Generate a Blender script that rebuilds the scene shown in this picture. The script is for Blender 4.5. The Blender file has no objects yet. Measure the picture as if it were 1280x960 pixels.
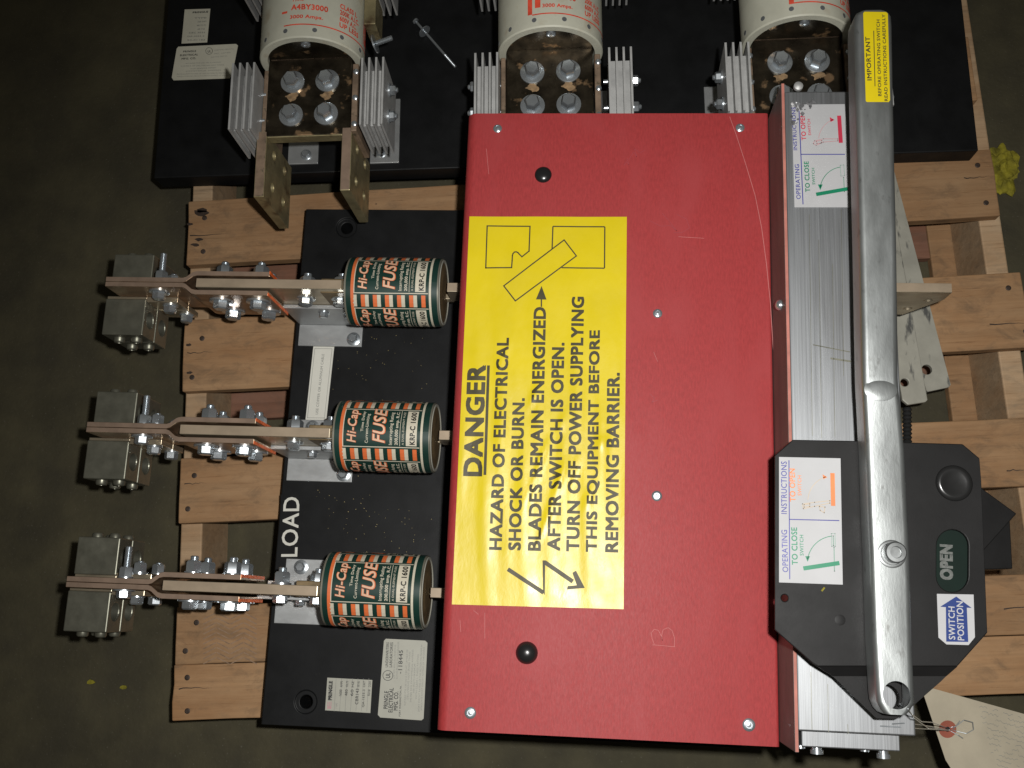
import bpy, bmesh, math, random
from mathutils import Vector, Matrix
from mathutils.geometry import tessellate_polygon
random.seed(7)
S = bpy.context.scene
C = S.collection
# ------------------------------------------------------------ camera, world, lights, exposure
F, CX, CY, CAMH = 1265.0, 640.0, 480.0, 1.33
def unit(v): return v / v.length
cz = unit(Vector((-96.5, 283.0, F)))
cy = Vector((224.0, 5730.0, -F)); cy = unit(cy - cz * cy.dot(cz))
cx = cy.cross(cz)
RW = Matrix((cx, cy, cz))                       # rows: world axes seen from the camera
cam = bpy.data.cameras.new('camera'); co = bpy.data.objects.new('camera', cam); C.objects.link(co)
cam.sensor_width = 36; cam.lens = 36 * F / 1280; cam.clip_start = .02; cam.clip_end = 60
co.matrix_world = Matrix.Translation((0, 0, CAMH)) @ RW.to_4x4()
S.camera = co
w = bpy.data.worlds.new('World'); S.world = w; w.use_nodes = True
w.node_tree.nodes['Background'].inputs[0].default_value = (1.0, .93, .76, 1)
w.node_tree.nodes['Background'].inputs[1].default_value = .045
fl = bpy.data.lights.new('camera_flash', 'SPOT'); fo = bpy.data.objects.new('camera_flash', fl); C.objects.link(fo)
fl.energy = 54; fl.spot_size = math.radians(100); fl.spot_blend = .9; fl.shadow_soft_size = .010; fl.color = (1, .985, .955)
fo.location = (.046, .030, CAMH + .01)
fo.rotation_euler = (Vector((.06, .05, 0)) - Vector(fo.location)).to_track_quat('-Z', 'Y').to_euler()
vs = S.view_settings; vs.view_transform = 'Standard'; vs.look = 'None'; vs.exposure = 0; vs.gamma = 1; vs.use_curve_mapping = False

def at(px, py, z):                              # a photo point laid on the level plane z
    d = RW @ Vector((px - CX, -(py - CY), -F))
    t = (z - CAMH) / d.z
    return Vector((d.x * t, d.y * t, z))
def axy(px, py, z): p = at(px, py, z); return (p.x, p.y)

# ------------------------------------------------------------ materials
def mat(name, col, rough=.5, metal=0, var=.12, vs=(30, 30, 30), bump=.0, bs=(200, 200, 200), col2=None, spots=None, spec=None, rvar=.0, coat=0, detail=6, ramp=(.35, .65), flecks=None):
    m = bpy.data.materials.new(name); m.use_nodes = True
    nt = m.node_tree; N = nt.nodes; L = nt.links; b = N['Principled BSDF']
    b.inputs['Metallic'].default_value = metal; b.inputs['Roughness'].default_value = rough
    if spec is not None: b.inputs['Specular IOR Level'].default_value = spec
    if coat: b.inputs['Coat Weight'].default_value = coat; b.inputs['Coat Roughness'].default_value = .15
    g = N.new('ShaderNodeNewGeometry')
    def noise(sc, det=detail, r=.6):
        mp = N.new('ShaderNodeMapping'); mp.inputs['Scale'].default_value = sc; L.new(g.outputs['Position'], mp.inputs[0])
        n = N.new('ShaderNodeTexNoise'); n.inputs['Scale'].default_value = 1; n.inputs['Detail'].default_value = det; n.inputs['Roughness'].default_value = r
        L.new(mp.outputs[0], n.inputs[0]); return n
    c1 = tuple(c * (1 - var) for c in col); c2 = col2 or tuple(min(1, c * (1 + var)) for c in col)
    n1 = noise(vs); rp = N.new('ShaderNodeValToRGB'); L.new(n1.outputs[0], rp.inputs[0])
    rp.color_ramp.elements[0].position = ramp[0]; rp.color_ramp.elements[1].position = ramp[1]
    rp.color_ramp.elements[0].color = (*c1, 1); rp.color_ramp.elements[1].color = (*c2, 1)
    out = rp.outputs[0]
    for lay in [q for q in (spots, flecks) if q]:
        sc, scol, lo, hi = lay
        n2 = noise(sc, 4, .55); r2 = N.new('ShaderNodeValToRGB'); L.new(n2.outputs[0], r2.inputs[0])
        r2.color_ramp.elements[0].position = lo; r2.color_ramp.elements[1].position = hi
        mx = N.new('ShaderNodeMix'); mx.data_type = 'RGBA'; L.new(r2.outputs[0], mx.inputs[0]); L.new(out, mx.inputs[6]); mx.inputs[7].default_value = (*scol, 1)
        out = mx.outputs[2]
    L.new(out, b.inputs['Base Color'])
    if rvar:
        n3 = noise(tuple(s * 1.7 for s in vs)); mr = N.new('ShaderNodeMapRange'); L.new(n3.outputs[0], mr.inputs[0])
        mr.inputs[1].default_value = .3; mr.inputs[2].default_value = .7; mr.inputs[3].default_value = max(.02, rough - rvar); mr.inputs[4].default_value = rough + rvar
        L.new(mr.outputs[0], b.inputs['Roughness'])
    if bump:
        n4 = noise(bs); bp = N.new('ShaderNodeBump'); bp.inputs['Strength'].default_value = 1; bp.inputs['Distance'].default_value = bump
        L.new(n4.outputs[0], bp.inputs['Height']); L.new(bp.outputs[0], b.inputs['Normal'])
    return m
M = {}
M['floor'] = mat('concrete', (.057, .049, .025), .85, var=.30, vs=(9, 9, 9), bump=.0010, bs=(160, 160, 160), spots=((14, 11, 12), (.036, .031, .018), .46, .80), flecks=((330, 330, 330), (.12, .11, .085), .64, .76), detail=9)
M['red'] = mat('red_fibre_sheet', (.285, .030, .031), .57, var=.11, vs=(600, 150, 400), bump=.00010, bs=(1300, 420, 700), rvar=.05, spots=((26, 10, 20), (.30, .038, .040), .48, .72), flecks=((700, 260, 500), (.44, .14, .13), .73, .85), spec=.28, detail=8)
M['redshade'] = mat('red_sheet_shaded', (.10, .085, .076), .5, var=.2, vs=(30, 12, 30), rvar=.05)  # greyed colour puts shade on the red panel's visible face
M['rededge'] = mat('red_cut_edge', (.36, .13, .10), .7, var=.15, vs=(60, 60, 60))
M['black'] = mat('black_phenolic', (.0065, .0068, .0072), .5, var=.25, spec=.17, vs=(25, 25, 25), bump=.00006, bs=(600, 600, 600), rvar=.08, spots=((420, 420, 420), (.05, .048, .036), .72, .82))
M['blackplate'] = mat('black_painted_steel', (.0085, .0082, .0082), .52, var=.2, spec=.18, vs=(20, 20, 20), bump=.00004, bs=(700, 700, 700), rvar=.07)
M['blackplastic'] = mat('black_plastic', (.012, .012, .012), .26, var=.1, rvar=.05)
M['alu'] = mat('extruded_aluminium', (.29, .30, .31), .44, .85, var=.07, vs=(420, 4, 60), bump=.00004, bs=(1400, 8, 300), rvar=.07, spots=((30, 6, 20), (.25, .255, .26), .52, .75))
M['handle'] = mat('cast_aluminium', (.30, .315, .312), .42, .85, var=.12, vs=(40, 10, 30), bump=.00007, bs=(500, 160, 420), rvar=.07, flecks=((130, 60, 90), (.20, .205, .20), .62, .72))
M['fin'] = mat('fin_aluminium', (.44, .44, .43), .55, .45, var=.10, vs=(30, 60, 60), rvar=.05)
M['zinc'] = mat('zinc_plated_steel', (.54, .58, .61), .27, .85, var=.08, vs=(30, 30, 30), rvar=.04)
M['steel'] = mat('worn_steel', (.24, .25, .25), .38, .85, var=.15, vs=(60, 60, 60), rvar=.05)
M['thread'] = mat('bright_thread', (.45, .47, .47), .4, .8, var=.1, vs=(200, 200, 200))
M['copper'] = mat('tarnished_copper_link', (.34, .225, .145), .38, .85, var=.25, vs=(30, 60, 60), rvar=.08, spots=((40, 40, 25), (.62, .50, .34), .5, .75))
M['copperedge'] = mat('bare_copper_edge', (.215, .150, .108), .58, .35, var=.15, vs=(60, 60, 60))
M['blade'] = mat('silvered_blade', (.46, .39, .28), .34, .8, var=.14, vs=(25, 60, 60), rvar=.07)
M['bladeedge'] = mat('silvered_blade_edge', (.30, .235, .165), .58, .35, var=.12, vs=(40, 60, 60))
M['orange'] = mat('orange_paint', (.75, .14, .03), .5, var=.2, vs=(150, 150, 150))
M['brassdust'] = mat('brass_filings', (.42, .33, .13), .5, .3)
M['lug'] = mat('dull_lug_alloy', (.20, .197, .155), .40, .75, var=.15, vs=(40, 40, 40), rvar=.07, bump=.00005, bs=(300, 300, 300))
M['lughole'] = mat('lug_bore', (.10, .095, .085), .5, .6)
M['brass'] = mat('aged_brass', (.40, .34, .19), .40, .7, var=.2, vs=(45, 45, 45), rvar=.1, spots=((60, 60, 60), (.16, .11, .06), .56, .72))
M['dullbar'] = mat('dull_copper_edge', (.20, .14, .095), .6, .3, var=.3, vs=(60, 60, 60), spots=((110, 110, 110), (.10, .08, .05), .58, .66))
M['olive'] = mat('oiled_terminal_plate', (.045, .036, .024), .32, .8, var=.5, vs=(50, 50, 50), rvar=.1, spots=((48, 48, 48), (.42, .27, .15), .60, .66))
M['grease'] = mat('dried_grease', (.22, .14, .07), .7, var=.4, vs=(150, 150, 150))
M['bracket'] = mat('plain_aluminium', (.42, .43, .43), .42, .7, var=.08, vs=(25, 40, 40), rvar=.06)
M['ceramic'] = mat('fuse_tube_white', (.46, .455, .37), .5, var=.10, vs=(20, 20, 20), bump=.00004, bs=(200, 200, 200), spots=((40, 40, 40), (.36, .31, .22), .58, .80))
M['pin'] = mat('grey_pin', (.18, .19, .20), .4, .5)
M['redink'] = mat('red_ink', (.62, .07, .035), .5, var=.2, vs=(90, 90, 90))
M['yellow'] = mat('yellow_vinyl', (.57, .445, .006), .36, var=.05, vs=(14, 14, 14), bump=.00025, bs=(120, 60, 60), rvar=.07, spec=.42, flecks=((260, 260, 200), (.36, .29, .03), .70, .80))
M['ink'] = mat('black_ink', (.050, .042, .018), .5, var=.2, vs=(90, 90, 90), bump=.0002, bs=(60, 20, 20), spec=.3)
M['inkflat'] = mat('black_print', (.02, .02, .02), .45)
M['greyink'] = mat('faint_grey_print', (.22, .22, .20), .6)
M['paper'] = mat('white_label', (.36, .36, .365), .5, var=.04, vs=(20, 20, 20), spec=.3)
M['cream'] = mat('cream_label', (.55, .53, .43), .45, var=.06, vs=(30, 30, 30))
M['silverlabel'] = mat('silver_grey_label', (.36, .355, .30), .5, .05, var=.06, vs=(30, 30, 30))
M['offwhite'] = mat('white_strip', (.56, .55, .49), .5, var=.04)
M['blueink'] = mat('blue_ink', (.035, .035, .22), .4)
M['arrowblue'] = mat('blue_arrow', (.01, .03, .15), .4)
M['greenink'] = mat('green_ink', (.005, .17, .085), .4)
M['palegreen'] = mat('pale_green_ink', (.20, .30, .25), .4)
M['crimson'] = mat('crimson_ink', (.45, .03, .06), .4)
M['pink'] = mat('pale_pink_ink', (.44, .26, .27), .4)
M['orangeink'] = mat('orange_ink', (.55, .17, .05), .4)
M['paleorange'] = mat('pale_orange_ink', (.42, .34, .25), .4)
M['fgreen'] = mat('fuse_label_green', (.006, .028, .021), .38, var=.1)
M['forange'] = mat('fuse_label_orange', (.60, .135, .04), .42, var=.08)
M['fcream'] = mat('fuse_label_cream', (.50, .46, .36), .42, var=.08)
M['fink'] = mat('fuse_label_ink', (.012, .012, .010), .4)
M['fpeach'] = mat('fuse_label_peach', (.62, .40, .27), .4)
M['rim'] = mat('fuse_rim', (.20, .19, .15), .4, .4, var=.2)
M['fusecap'] = mat('fuse_end_brown', (.17, .12, .06), .5, .35, var=.3, vs=(60, 60, 60))
M['flag'] = mat('green_flag', (.002, .009, .006), .6, spec=.15)
M['greylet'] = mat('worn_grey_lettering', (.085, .09, .083), .6, var=.3, vs=(400, 400, 400))
M['dust'] = mat('yellow_scrap', (.22, .19, .012), .85, var=.4, vs=(80, 80, 80), bump=.002, bs=(80, 80, 80))
M['strap'] = mat('whitewashed_strap', (.29, .28, .235), .55, .1, var=.12, vs=(30, 30, 30), spots=((90, 26, 30), (.07, .07, .065), .60, .68))
M['manila'] = mat('manila_card', (.38, .335, .25), .8, var=.07, vs=(30, 30, 30), bump=.0002, bs=(40, 40, 40))
M['ring'] = mat('brown_fibre_ring', (.27, .075, .045), .7)
M['pencil'] = mat('pencil_grey', (.16, .15, .14), .7)
M['redpencil'] = mat('pencil_on_red', (.26, .035, .045), .6)
M['chalk'] = mat('chalk_scratch', (.40, .125, .12), .7)
M['grime'] = mat('dirty_tape', (.17, .17, .175), .25, .3, var=.4, vs=(200, 200, 200), bump=.001, bs=(160, 160, 160), spots=((240, 240, 240), (.8, .8, .8), .66, .7))
M['boot'] = mat('boot_mark', (.235, .155, .10), .85, var=.3, vs=(120, 120, 120))
M['nail'] = mat('rusty_nail', (.045, .030, .022), .6, .3, var=.3, vs=(200, 200, 200))
def wood(name, col, dark):
    m = bpy.data.materials.new(name); m.use_nodes = True
    nt = m.node_tree; N = nt.nodes; L = nt.links; b = N['Principled BSDF']; b.inputs['Roughness'].default_value = .72
    b.inputs['Specular IOR Level'].default_value = .3
    g = N.new('ShaderNodeNewGeometry'); oi = N.new('ShaderNodeObjectInfo')
    ad = N.new('ShaderNodeVectorMath'); ad.operation = 'MULTIPLY_ADD'
    L.new(oi.outputs['Random'], ad.inputs[0]); ad.inputs[1].default_value = (7, 13, 5); L.new(g.outputs['Position'], ad.inputs[2])
    rot = N.new('ShaderNodeMapping'); rot.inputs['Rotation'].default_value = (0, 0, -.075); L.new(ad.outputs[0], rot.inputs[0])
    def nz(sc, det, r, dist=0):
        mp = N.new('ShaderNodeMapping'); mp.inputs['Scale'].default_value = sc; L.new(rot.outputs[0], mp.inputs[0])
        n = N.new('ShaderNodeTexNoise'); n.inputs['Scale'].default_value = 1; n.inputs['Detail'].default_value = det; n.inputs['Roughness'].default_value = r; n.inputs['Distortion'].default_value = dist
        L.new(mp.outputs[0], n.inputs[0]); return n.outputs[0]
    grain = nz((5, 140, 60), 6, .6, .4); blot = nz((9, 22, 14), 6, .65); dirt = nz((22, 45, 30), 6, .7, .6)
    r1 = N.new('ShaderNodeValToRGB'); L.new(grain, r1.inputs[0])
    r1.color_ramp.elements[0].position = .3; r1.color_ramp.elements[1].position = .72
    r1.color_ramp.elements[0].color = (*[c * .84 for c in col], 1); r1.color_ramp.elements[1].color = (*[c * 1.08 for c in col], 1)
    r2 = N.new('ShaderNodeValToRGB'); L.new(blot, r2.inputs[0]); r2.color_ramp.elements[0].position = .35; r2.color_ramp.elements[1].position = .7
    r2.color_ramp.elements[0].color = (.82, .72, .62, 1); r2.color_ramp.elements[1].color = (1, 1.0, .98, 1)
    mu = N.new('ShaderNodeMix'); mu.data_type = 'RGBA'; mu.blend_type = 'MULTIPLY'; mu.inputs[0].default_value = 1
    L.new(r1.outputs[0], mu.inputs[6]); L.new(r2.outputs[0], mu.inputs[7])
    r3 = N.new('ShaderNodeValToRGB'); L.new(dirt, r3.inputs[0]); r3.color_ramp.elements[0].position = .50; r3.color_ramp.elements[1].position = .80
    mx = N.new('ShaderNodeMix'); mx.data_type = 'RGBA'; L.new(r3.outputs[0], mx.inputs[0]); L.new(mu.outputs[2], mx.inputs[6]); mx.inputs[7].default_value = (*dark, 1)
    pore = nz((16, 420, 120), 5, .7); r4 = N.new('ShaderNodeValToRGB'); L.new(pore, r4.inputs[0]); r4.color_ramp.elements[0].position = .58; r4.color_ramp.elements[1].position = .72
    r4.color_ramp.elements[0].color = (1, 1, 1, 1); r4.color_ramp.elements[1].color = (.62, .55, .48, 1)
    m4 = N.new('ShaderNodeMix'); m4.data_type = 'RGBA'; m4.blend_type = 'MULTIPLY'; m4.inputs[0].default_value = 1; L.new(mx.outputs[2], m4.inputs[6]); L.new(r4.outputs[0], m4.inputs[7])
    mx = m4
    br = N.new('ShaderNodeMix'); br.data_type = 'RGBA'; br.blend_type = 'MULTIPLY'; br.inputs[0].default_value = 1
    mr = N.new('ShaderNodeMapRange'); L.new(oi.outputs['Random'], mr.inputs[0]); mr.inputs[3].default_value = .86; mr.inputs[4].default_value = 1.1
    L.new(mx.outputs[2], br.inputs[6]); L.new(mr.outputs[0], br.inputs[7]); L.new(br.outputs[2], b.inputs['Base Color'])
    bp = N.new('ShaderNodeBump'); bp.inputs['Distance'].default_value = .0009; bp.inputs['Strength'].default_value = .7
    L.new(grain, bp.inputs['Height']); L.new(bp.outputs[0], b.inputs['Normal'])
    return m
M['wood'] = wood('pallet_pine', (.37, .228, .122), (.14, .09, .052))
M['woodred'] = wood('pallet_red_wood', (.24, .125, .085), (.12, .075, .05))
M['woodpale'] = wood('pallet_pale_stringer', (.42, .30, .19), (.2, .15, .1))

# ------------------------------------------------------------ mesh helpers
def link(name, me, m, parent=None, smooth=False, bevel=0, seg=2):
    """one mesh object, its origin moved to its own middle"""
    vs_ = [v.co for v in me.vertices]
    lo = Vector((min(v.x for v in vs_), min(v.y for v in vs_), min(v.z for v in vs_))); hi = Vector((max(v.x for v in vs_), max(v.y for v in vs_), max(v.z for v in vs_)))
    c = (lo + hi) / 2; me.transform(Matrix.Translation(-c))
    me.name = name
    o = bpy.data.objects.new(name, me); C.objects.link(o)
    base = Vector((0, 0, 0))
    if parent is not None:
        o.parent = parent; p = parent
        while p is not None: base += p.location; p = p.parent
    o.location = c - base
    if m is not None and not me.materials: me.materials.append(m)
    if smooth:
        for p in me.polygons: p.use_smooth = True
        me.set_sharp_from_angle(angle=math.radians(38))
    if bevel:
        b = o.modifiers.new('bevel', 'BEVEL'); b.width = bevel; b.segments = seg; b.limit_method = 'ANGLE'; b.angle_limit = math.radians(40)
    return o
class MB:
    def __init__(s, T=None): s.v = []; s.f = []; s.T = T or Matrix.Identity(4)
    def add(s, vs, fs):
        n = len(s.v); s.v += [tuple(s.T @ Vector(p)) for p in vs]; s.f += [tuple(i + n for i in f) for f in fs]; return s
    def box(s, x0, x1, y0, y1, z0, z1):
        return s.add([(x, y, z) for z in (z0, z1) for y in (y0, y1) for x in (x0, x1)], [(0, 2, 3, 1), (4, 5, 7, 6), (0, 1, 5, 4), (2, 6, 7, 3), (0, 4, 6, 2), (1, 3, 7, 5)])
    def prism(s, poly, z0, z1, hole=None):
        a = sum(poly[i][0] * poly[(i + 1) % len(poly)][1] - poly[(i + 1) % len(poly)][0] * poly[i][1] for i in range(len(poly)))
        if a < 0: poly = poly[::-1]
        n = len(poly)
        vs = [(p[0], p[1], z0) for p in poly] + [(p[0], p[1], z1) for p in poly]
        if hole is None:
            fs = [tuple(range(n - 1, -1, -1)), tuple(range(n, 2 * n))]
        else:
            fs = []
        fs += [(i, (i + 1) % n, n + (i + 1) % n, n + i) for i in range(n)]
        if hole is not None:
            k = len(hole); allp = [Vector((*p, 0)) for p in poly], [Vector((*p, 0)) for p in hole]
            tris = tessellate_polygon(allp)
            b = 2 * n; vs += [(p[0], p[1], z0) for p in hole] + [(p[0], p[1], z1) for p in hole]
            up = lambda i: n + i if i < n else b + k + (i - n)
            dn = lambda i: i if i < n else b + (i - n)
            for t in tris:
                fs.append(tuple(up(i) for i in t)); fs.append(tuple(dn(i) for i in reversed(t)))
            fs += [(b + (i + 1) % k, b + i, b + k + i, b + k + (i + 1) % k) for i in range(k)]
        return s.add(vs, fs)
    def tube(s, p0, p1, r0, r1=None, n=20, caps=True, rot=0):
        r1 = r0 if r1 is None else r1; p0 = Vector(p0); p1 = Vector(p1); d = (p1 - p0).normalized()
        u = d.orthogonal().normalized() if abs(d.z) > .9 else d.cross(Vector((0, 0, 1))).normalized()
        w_ = d.cross(u); vs = []
        for p, r in ((p0, r0), (p1, r1)):
            for i in range(n):
                a = rot + 2 * math.pi * i / n; vs.append(p + u * math.cos(a) * r + w_ * math.sin(a) * r)
        fs = [(i, (i + 1) % n, n + (i + 1) % n, n + i) for i in range(n)]
        if caps: fs += [tuple(range(n - 1, -1, -1)), tuple(range(n, 2 * n))]
        return s.add(vs, fs)
    def lathe(s, p0, axis, prof, n=24, rot=0):
        p0 = Vector(p0); d = Vector(axis).normalized(); u = d.orthogonal().normalized() if abs(d.z) > .9 else d.cross(Vector((0, 0, 1))).normalized()
        w_ = d.cross(u); vs = []; k = len(prof)
        for (h, r) in prof:
            for i in range(n):
                a = rot + 2 * math.pi * i / n; vs.append(p0 + d * h + u * math.cos(a) * r + w_ * math.sin(a) * r)
        fs = [(j * n + i, j * n + (i + 1) % n, (j + 1) * n + (i + 1) % n, (j + 1) * n + i) for j in range(k - 1) for i in range(n)]
        fs += [tuple(range(n - 1, -1, -1)), tuple(range((k - 1) * n, k * n))]
        return s.add(vs, fs)
    def path(s, pts, r, n=8):
        for a, b in zip(pts, pts[1:]): s.tube(a, b, r, n=n)
        return s
    def ribbon(s, pts, wd, z, closed=False):
        P = [Vector((p[0], p[1])) for p in pts]; n = len(P)
        for i in range(n if closed else n - 1):
            a, b = P[i], P[(i + 1) % n]; d = (b - a)
            if d.length < 1e-7: continue
            d.normalize(); q = Vector((-d.y, d.x)) * wd / 2; e = d * wd / 2 * (1 if closed else .0)
            za = z if not callable(z) else z(a); zb = z if not callable(z) else z(b)
            s.add([(*(a - q - e), za), (*(b - q + e), zb), (*(b + q + e), zb), (*(a + q - e), za)], [(0, 1, 2, 3)])
        return s
    def flat(s, poly, z):
        a = sum(poly[i][0] * poly[(i + 1) % len(poly)][1] - poly[(i + 1) % len(poly)][0] * poly[i][1] for i in range(len(poly)))
        if a < 0: poly = poly[::-1]
        return s.add([(p[0], p[1], z) for p in poly], [tuple(range(len(poly)))])
    def mesh(s):
        me = bpy.data.meshes.new('mesh'); me.from_pydata([tuple(v) for v in s.v], [], s.f); me.update(); return me
    def build(s, name, m, parent=None, fix=False, **k):
        me = s.mesh()
        if fix:
            bm = bmesh.new(); bm.from_mesh(me); bmesh.ops.recalc_face_normals(bm, faces=bm.faces); bm.to_mesh(me); bm.free()
        return link(name, me, m, parent, **k)
def cut(me, cutters):
    """boolean difference of a mesh with closed cutter meshes"""
    o = bpy.data.objects.new('tmp', me); C.objects.link(o); cs = []
    for c in cutters:
        q = bpy.data.objects.new('tmpc', c); C.objects.link(q); cs.append(q)
        b = o.modifiers.new('b', 'BOOLEAN'); b.operation = 'DIFFERENCE'; b.object = q; b.solver = 'EXACT'
    dg = bpy.context.evaluated_depsgraph_get(); dg.update()
    r = bpy.data.meshes.new_from_object(o.evaluated_get(dg))
    for q in cs + [o]:
        d = q.data; bpy.data.objects.remove(q); bpy.data.meshes.remove(d)
    return r
def circle(x, y, r, n=28): return [(x + r * math.cos(2 * math.pi * i / n), y + r * math.sin(2 * math.pi * i / n)) for i in range(n)]
def rrect(x0, x1, y0, y1, r, n=5):
    pts = []
    for cx_, cy_, a0 in ((x1 - r, y1 - r, 0), (x0 + r, y1 - r, 90), (x0 + r, y0 + r, 180), (x1 - r, y0 + r, 270)):
        for i in range(n + 1): a = math.radians(a0 + 90 * i / n); pts.append((cx_ + r * math.cos(a), cy_ + r * math.sin(a)))
    return pts
def prop(o, label=None, cat=None, group=None, kind=None):
    for k, v in (('label', label), ('category', cat), ('group', group), ('kind', kind)):
        if v: o[k] = v
    return o
def empty(name, loc, label, cat, group=None):
    o = bpy.data.objects.new(name, None); C.objects.link(o); o.location = loc; o.empty_display_size = .05
    return prop(o, label, cat, group)
_tc = {}
def glyphs(s, bold=0.0):
    """outline of a string as triangles in a unit box (0..1, 0..1)"""
    k = (s, bold)
    if k not in _tc:
        cu = bpy.data.curves.new('t', 'FONT'); cu.body = s; cu.resolution_u = 3; cu.space_character = 1.06
        o = bpy.data.objects.new('t', cu); me = bpy.data.meshes.new_from_object(o)
        vs_ = [v.co.copy() for v in me.vertices]; fs_ = [tuple(p.vertices) for p in me.polygons]
        bpy.data.objects.remove(o); bpy.data.meshes.remove(me); bpy.data.curves.remove(cu)
        x0 = min(v.x for v in vs_); x1 = max(v.x for v in vs_); y0 = min(v.y for v in vs_); y1 = max(v.y for v in vs_)
        # split long edges is not needed: letters are small
        n = len(vs_); V = []; Fc = []          # heavier strokes: the letters repeated a hair apart
        sh = [(0, 0)] if bold < .005 else [(-bold, -bold), (bold, bold), (-bold, bold), (bold, -bold)]
        for i, (a, b) in enumerate(sh):
            V += [((v.x + a - x0) / (x1 - x0), (v.y + b - y0) / (y1 - y0), i * 2.5e-5) for v in vs_]; Fc += [tuple(q + i * n for q in f) for f in fs_]
        _tc[k] = (V, Fc)
    return _tc[k]
def text(mb, s, a, b, h, z, bold=.012):
    """string s from photo point a to photo point b (base line) on level z, letters h photo pixels high"""
    A = at(*a, z); B = at(*b, z); d = B - A; q = Vector((-d.y, d.x, 0)).normalized() * (h * (CAMH - z) / F)
    vs_, fs_ = glyphs(s, bold)
    mb.add([A + d * u + q * v + Vector((0, 0, e)) for u, v, e in vs_], fs_); return mb
def P(z, *pts): return [axy(x, y, z) for x, y in pts]
K = lambda n, z: n * (CAMH - z) / F            # n photo pixels at level z, in metres
def arcpts(c, r, a0, a1, n=12): return [(c[0] + r * math.cos(math.radians(a0 + (a1 - a0) * i / n)), c[1] + r * math.sin(math.radians(a0 + (a1 - a0) * i / n))) for i in range(n + 1)]

# ------------------------------------------------------------ the floor
mb = MB(); mb.box(-5, 5, -4, 6, -.05, 0)
prop(mb.build('floor', M['floor']), kind='structure')
# ------------------------------------------------------------ the pallet
TH = .075
TP = Matrix.Translation((-.534, .5018, 0)) @ Matrix.Rotation(TH, 4, 'Z') @ Matrix.Scale(-1, 4, (0, 1, 0))   # local: x along boards, y towards the viewer's feet
pal = empty('wooden_pallet', (0, .2, 0), 'worn wooden shipping pallet on the concrete floor under both switch units', 'pallet')
def board(mb_, u0, u1, v0, v1, z0, z1, rag=.0011):
    """a sawn board with slightly uneven edges"""
    n = 14; top = []; 
    a = [(u0 + (u1 - u0) * i / n, v0 + random.uniform(-rag, rag) * .5) for i in range(n + 1)]
    e1 = [(u1 + random.uniform(-rag, rag), v0 + (v1 - v0) * t) for t in (.33, .66)]
    b = [(u1 + (u0 - u1) * i / n, v1 + random.uniform(-rag, rag) * .5) for i in range(n + 1)]
    e2 = [(u0 + random.uniform(-rag, rag), v1 + (v0 - v1) * t) for t in (.33, .66)]
    return mb_.prism(a + e1 + b + e2, z0, z1)
decks = [(-.54, -.45, 0, 1.015), (-.36, -.27, .002, 1.013), (-.156, -.068, .003, 1.016), (.0, .088, 0, 1.022), (.161, .255, .001, 1.035), (.339, .419, .002, 1.03), (.518, .5850, .004, 1.02), (.5858, .648, .003, 1.018)]
for i, (v0, v1, u0, u1) in enumerate(decks):
    m = MB(TP); board(m, u0, u1, v0, v1, .109, .125)
    o = m.build('deck_board', M['wood'], pal, fix=True, bevel=.0015)
    for us in (u0 + .013, .5, u1 - .016):
        for t in ((.25, .78) if i != 0 else (.25, .72)):
            p = TP @ Vector((us + random.uniform(-.003, .012), v0 + (v1 - v0) * t + random.uniform(-.004, .004), .1252))
            k = MB(); k.lathe(p, (0, 0, 1), [(-.003, .0028), (.0003, .0034), (.0007, .0022)], 10); 
            ok_ = (us < .1 or us > .9)
            if ok_: k.build('nail', M['nail'], o)
for (u0, u1, mt) in ((-.001, .026, 'woodpale'), (.492, .525, 'woodpale'), (1.002, 1.0285, 'woodpale')):
    m = MB(TP); m.box(u0, u1, -.53, .640, .016, .109); m.build('stringer', M[mt], pal, fix=True, bevel=.002)
m = MB(TP); m.box(.972, 1.027, -.53, .640, .0005, .0158); m.build('runner_board', M['wood'], pal, fix=True, bevel=.002)
for v0, v1 in ((-.45, -.36), (.002, .100), (.196, .272), (.53, .62)):
    m = MB(TP); board(m, .01, .9715, v0, v1, 0.0005, .016); m.build('bottom_board', M['woodred'], pal, fix=True, bevel=.001)
m = MB(TP)
for (u, v, L_, wd) in ((.004, .048, .05, .0011), (.006, .205, .035, .0008), (.008, .371, .028, .0008), (.985, .036, .03, .001), (.99, .225, .045, .0011), (.985, .40, .03, .0009), (.96, .555, .05, .001), (.01, .612, .04, .0009)):
    pts = [(u + L_ * t / 8, v + random.uniform(-.0009, .0009)) for t in range(9)]; n = 9
    P_ = [(x, y + wd * (1 - i / 8.5)) for i, (x, y) in enumerate(pts)] + [(x, y - wd * .6 * (1 - i / 8.5)) for i, (x, y) in reversed(list(enumerate(pts)))]
    m.flat(P_, .1252)
prop(m.build('end_split', M['nail'], pal), kind='stuff')
# herringbone boot mark on the wide board nearest the feet
m = MB()
for i in range(10):
    yy = 770 + i * 6.2
    for j in range(4):
        x0 = 254 + j * 17; s_ = 1 if j % 2 == 0 else -1
        m.ribbon(P(.1254, (x0, yy + 4 * s_), (x0 + 16, yy - 4 * s_)), .0011, .1254)
prop(m.build('boot_print', M['boot'], pal), kind='stuff')
# dark stamps and splinters burnt into the left board ends
m = MB()
for (x, y, r) in ((252, 263, 5), (249, 299, 4), (244, 306, 4), (251, 266, 7), (237, 280, 3), (236, 431, 3), (237, 466, 3), (470, 255, 1)):
    pts = [axy(x + r * (1 + random.uniform(-.35, .35)) * math.cos(a) * 1.2, y + r * (1 + random.uniform(-.35, .35)) * .6 * math.sin(a), .1253) for a in [k * .63 for k in range(10)]]
    m.flat(pts, .1253)
prop(m.build('dark_stain', M['nail'], pal), kind='stuff')

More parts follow.
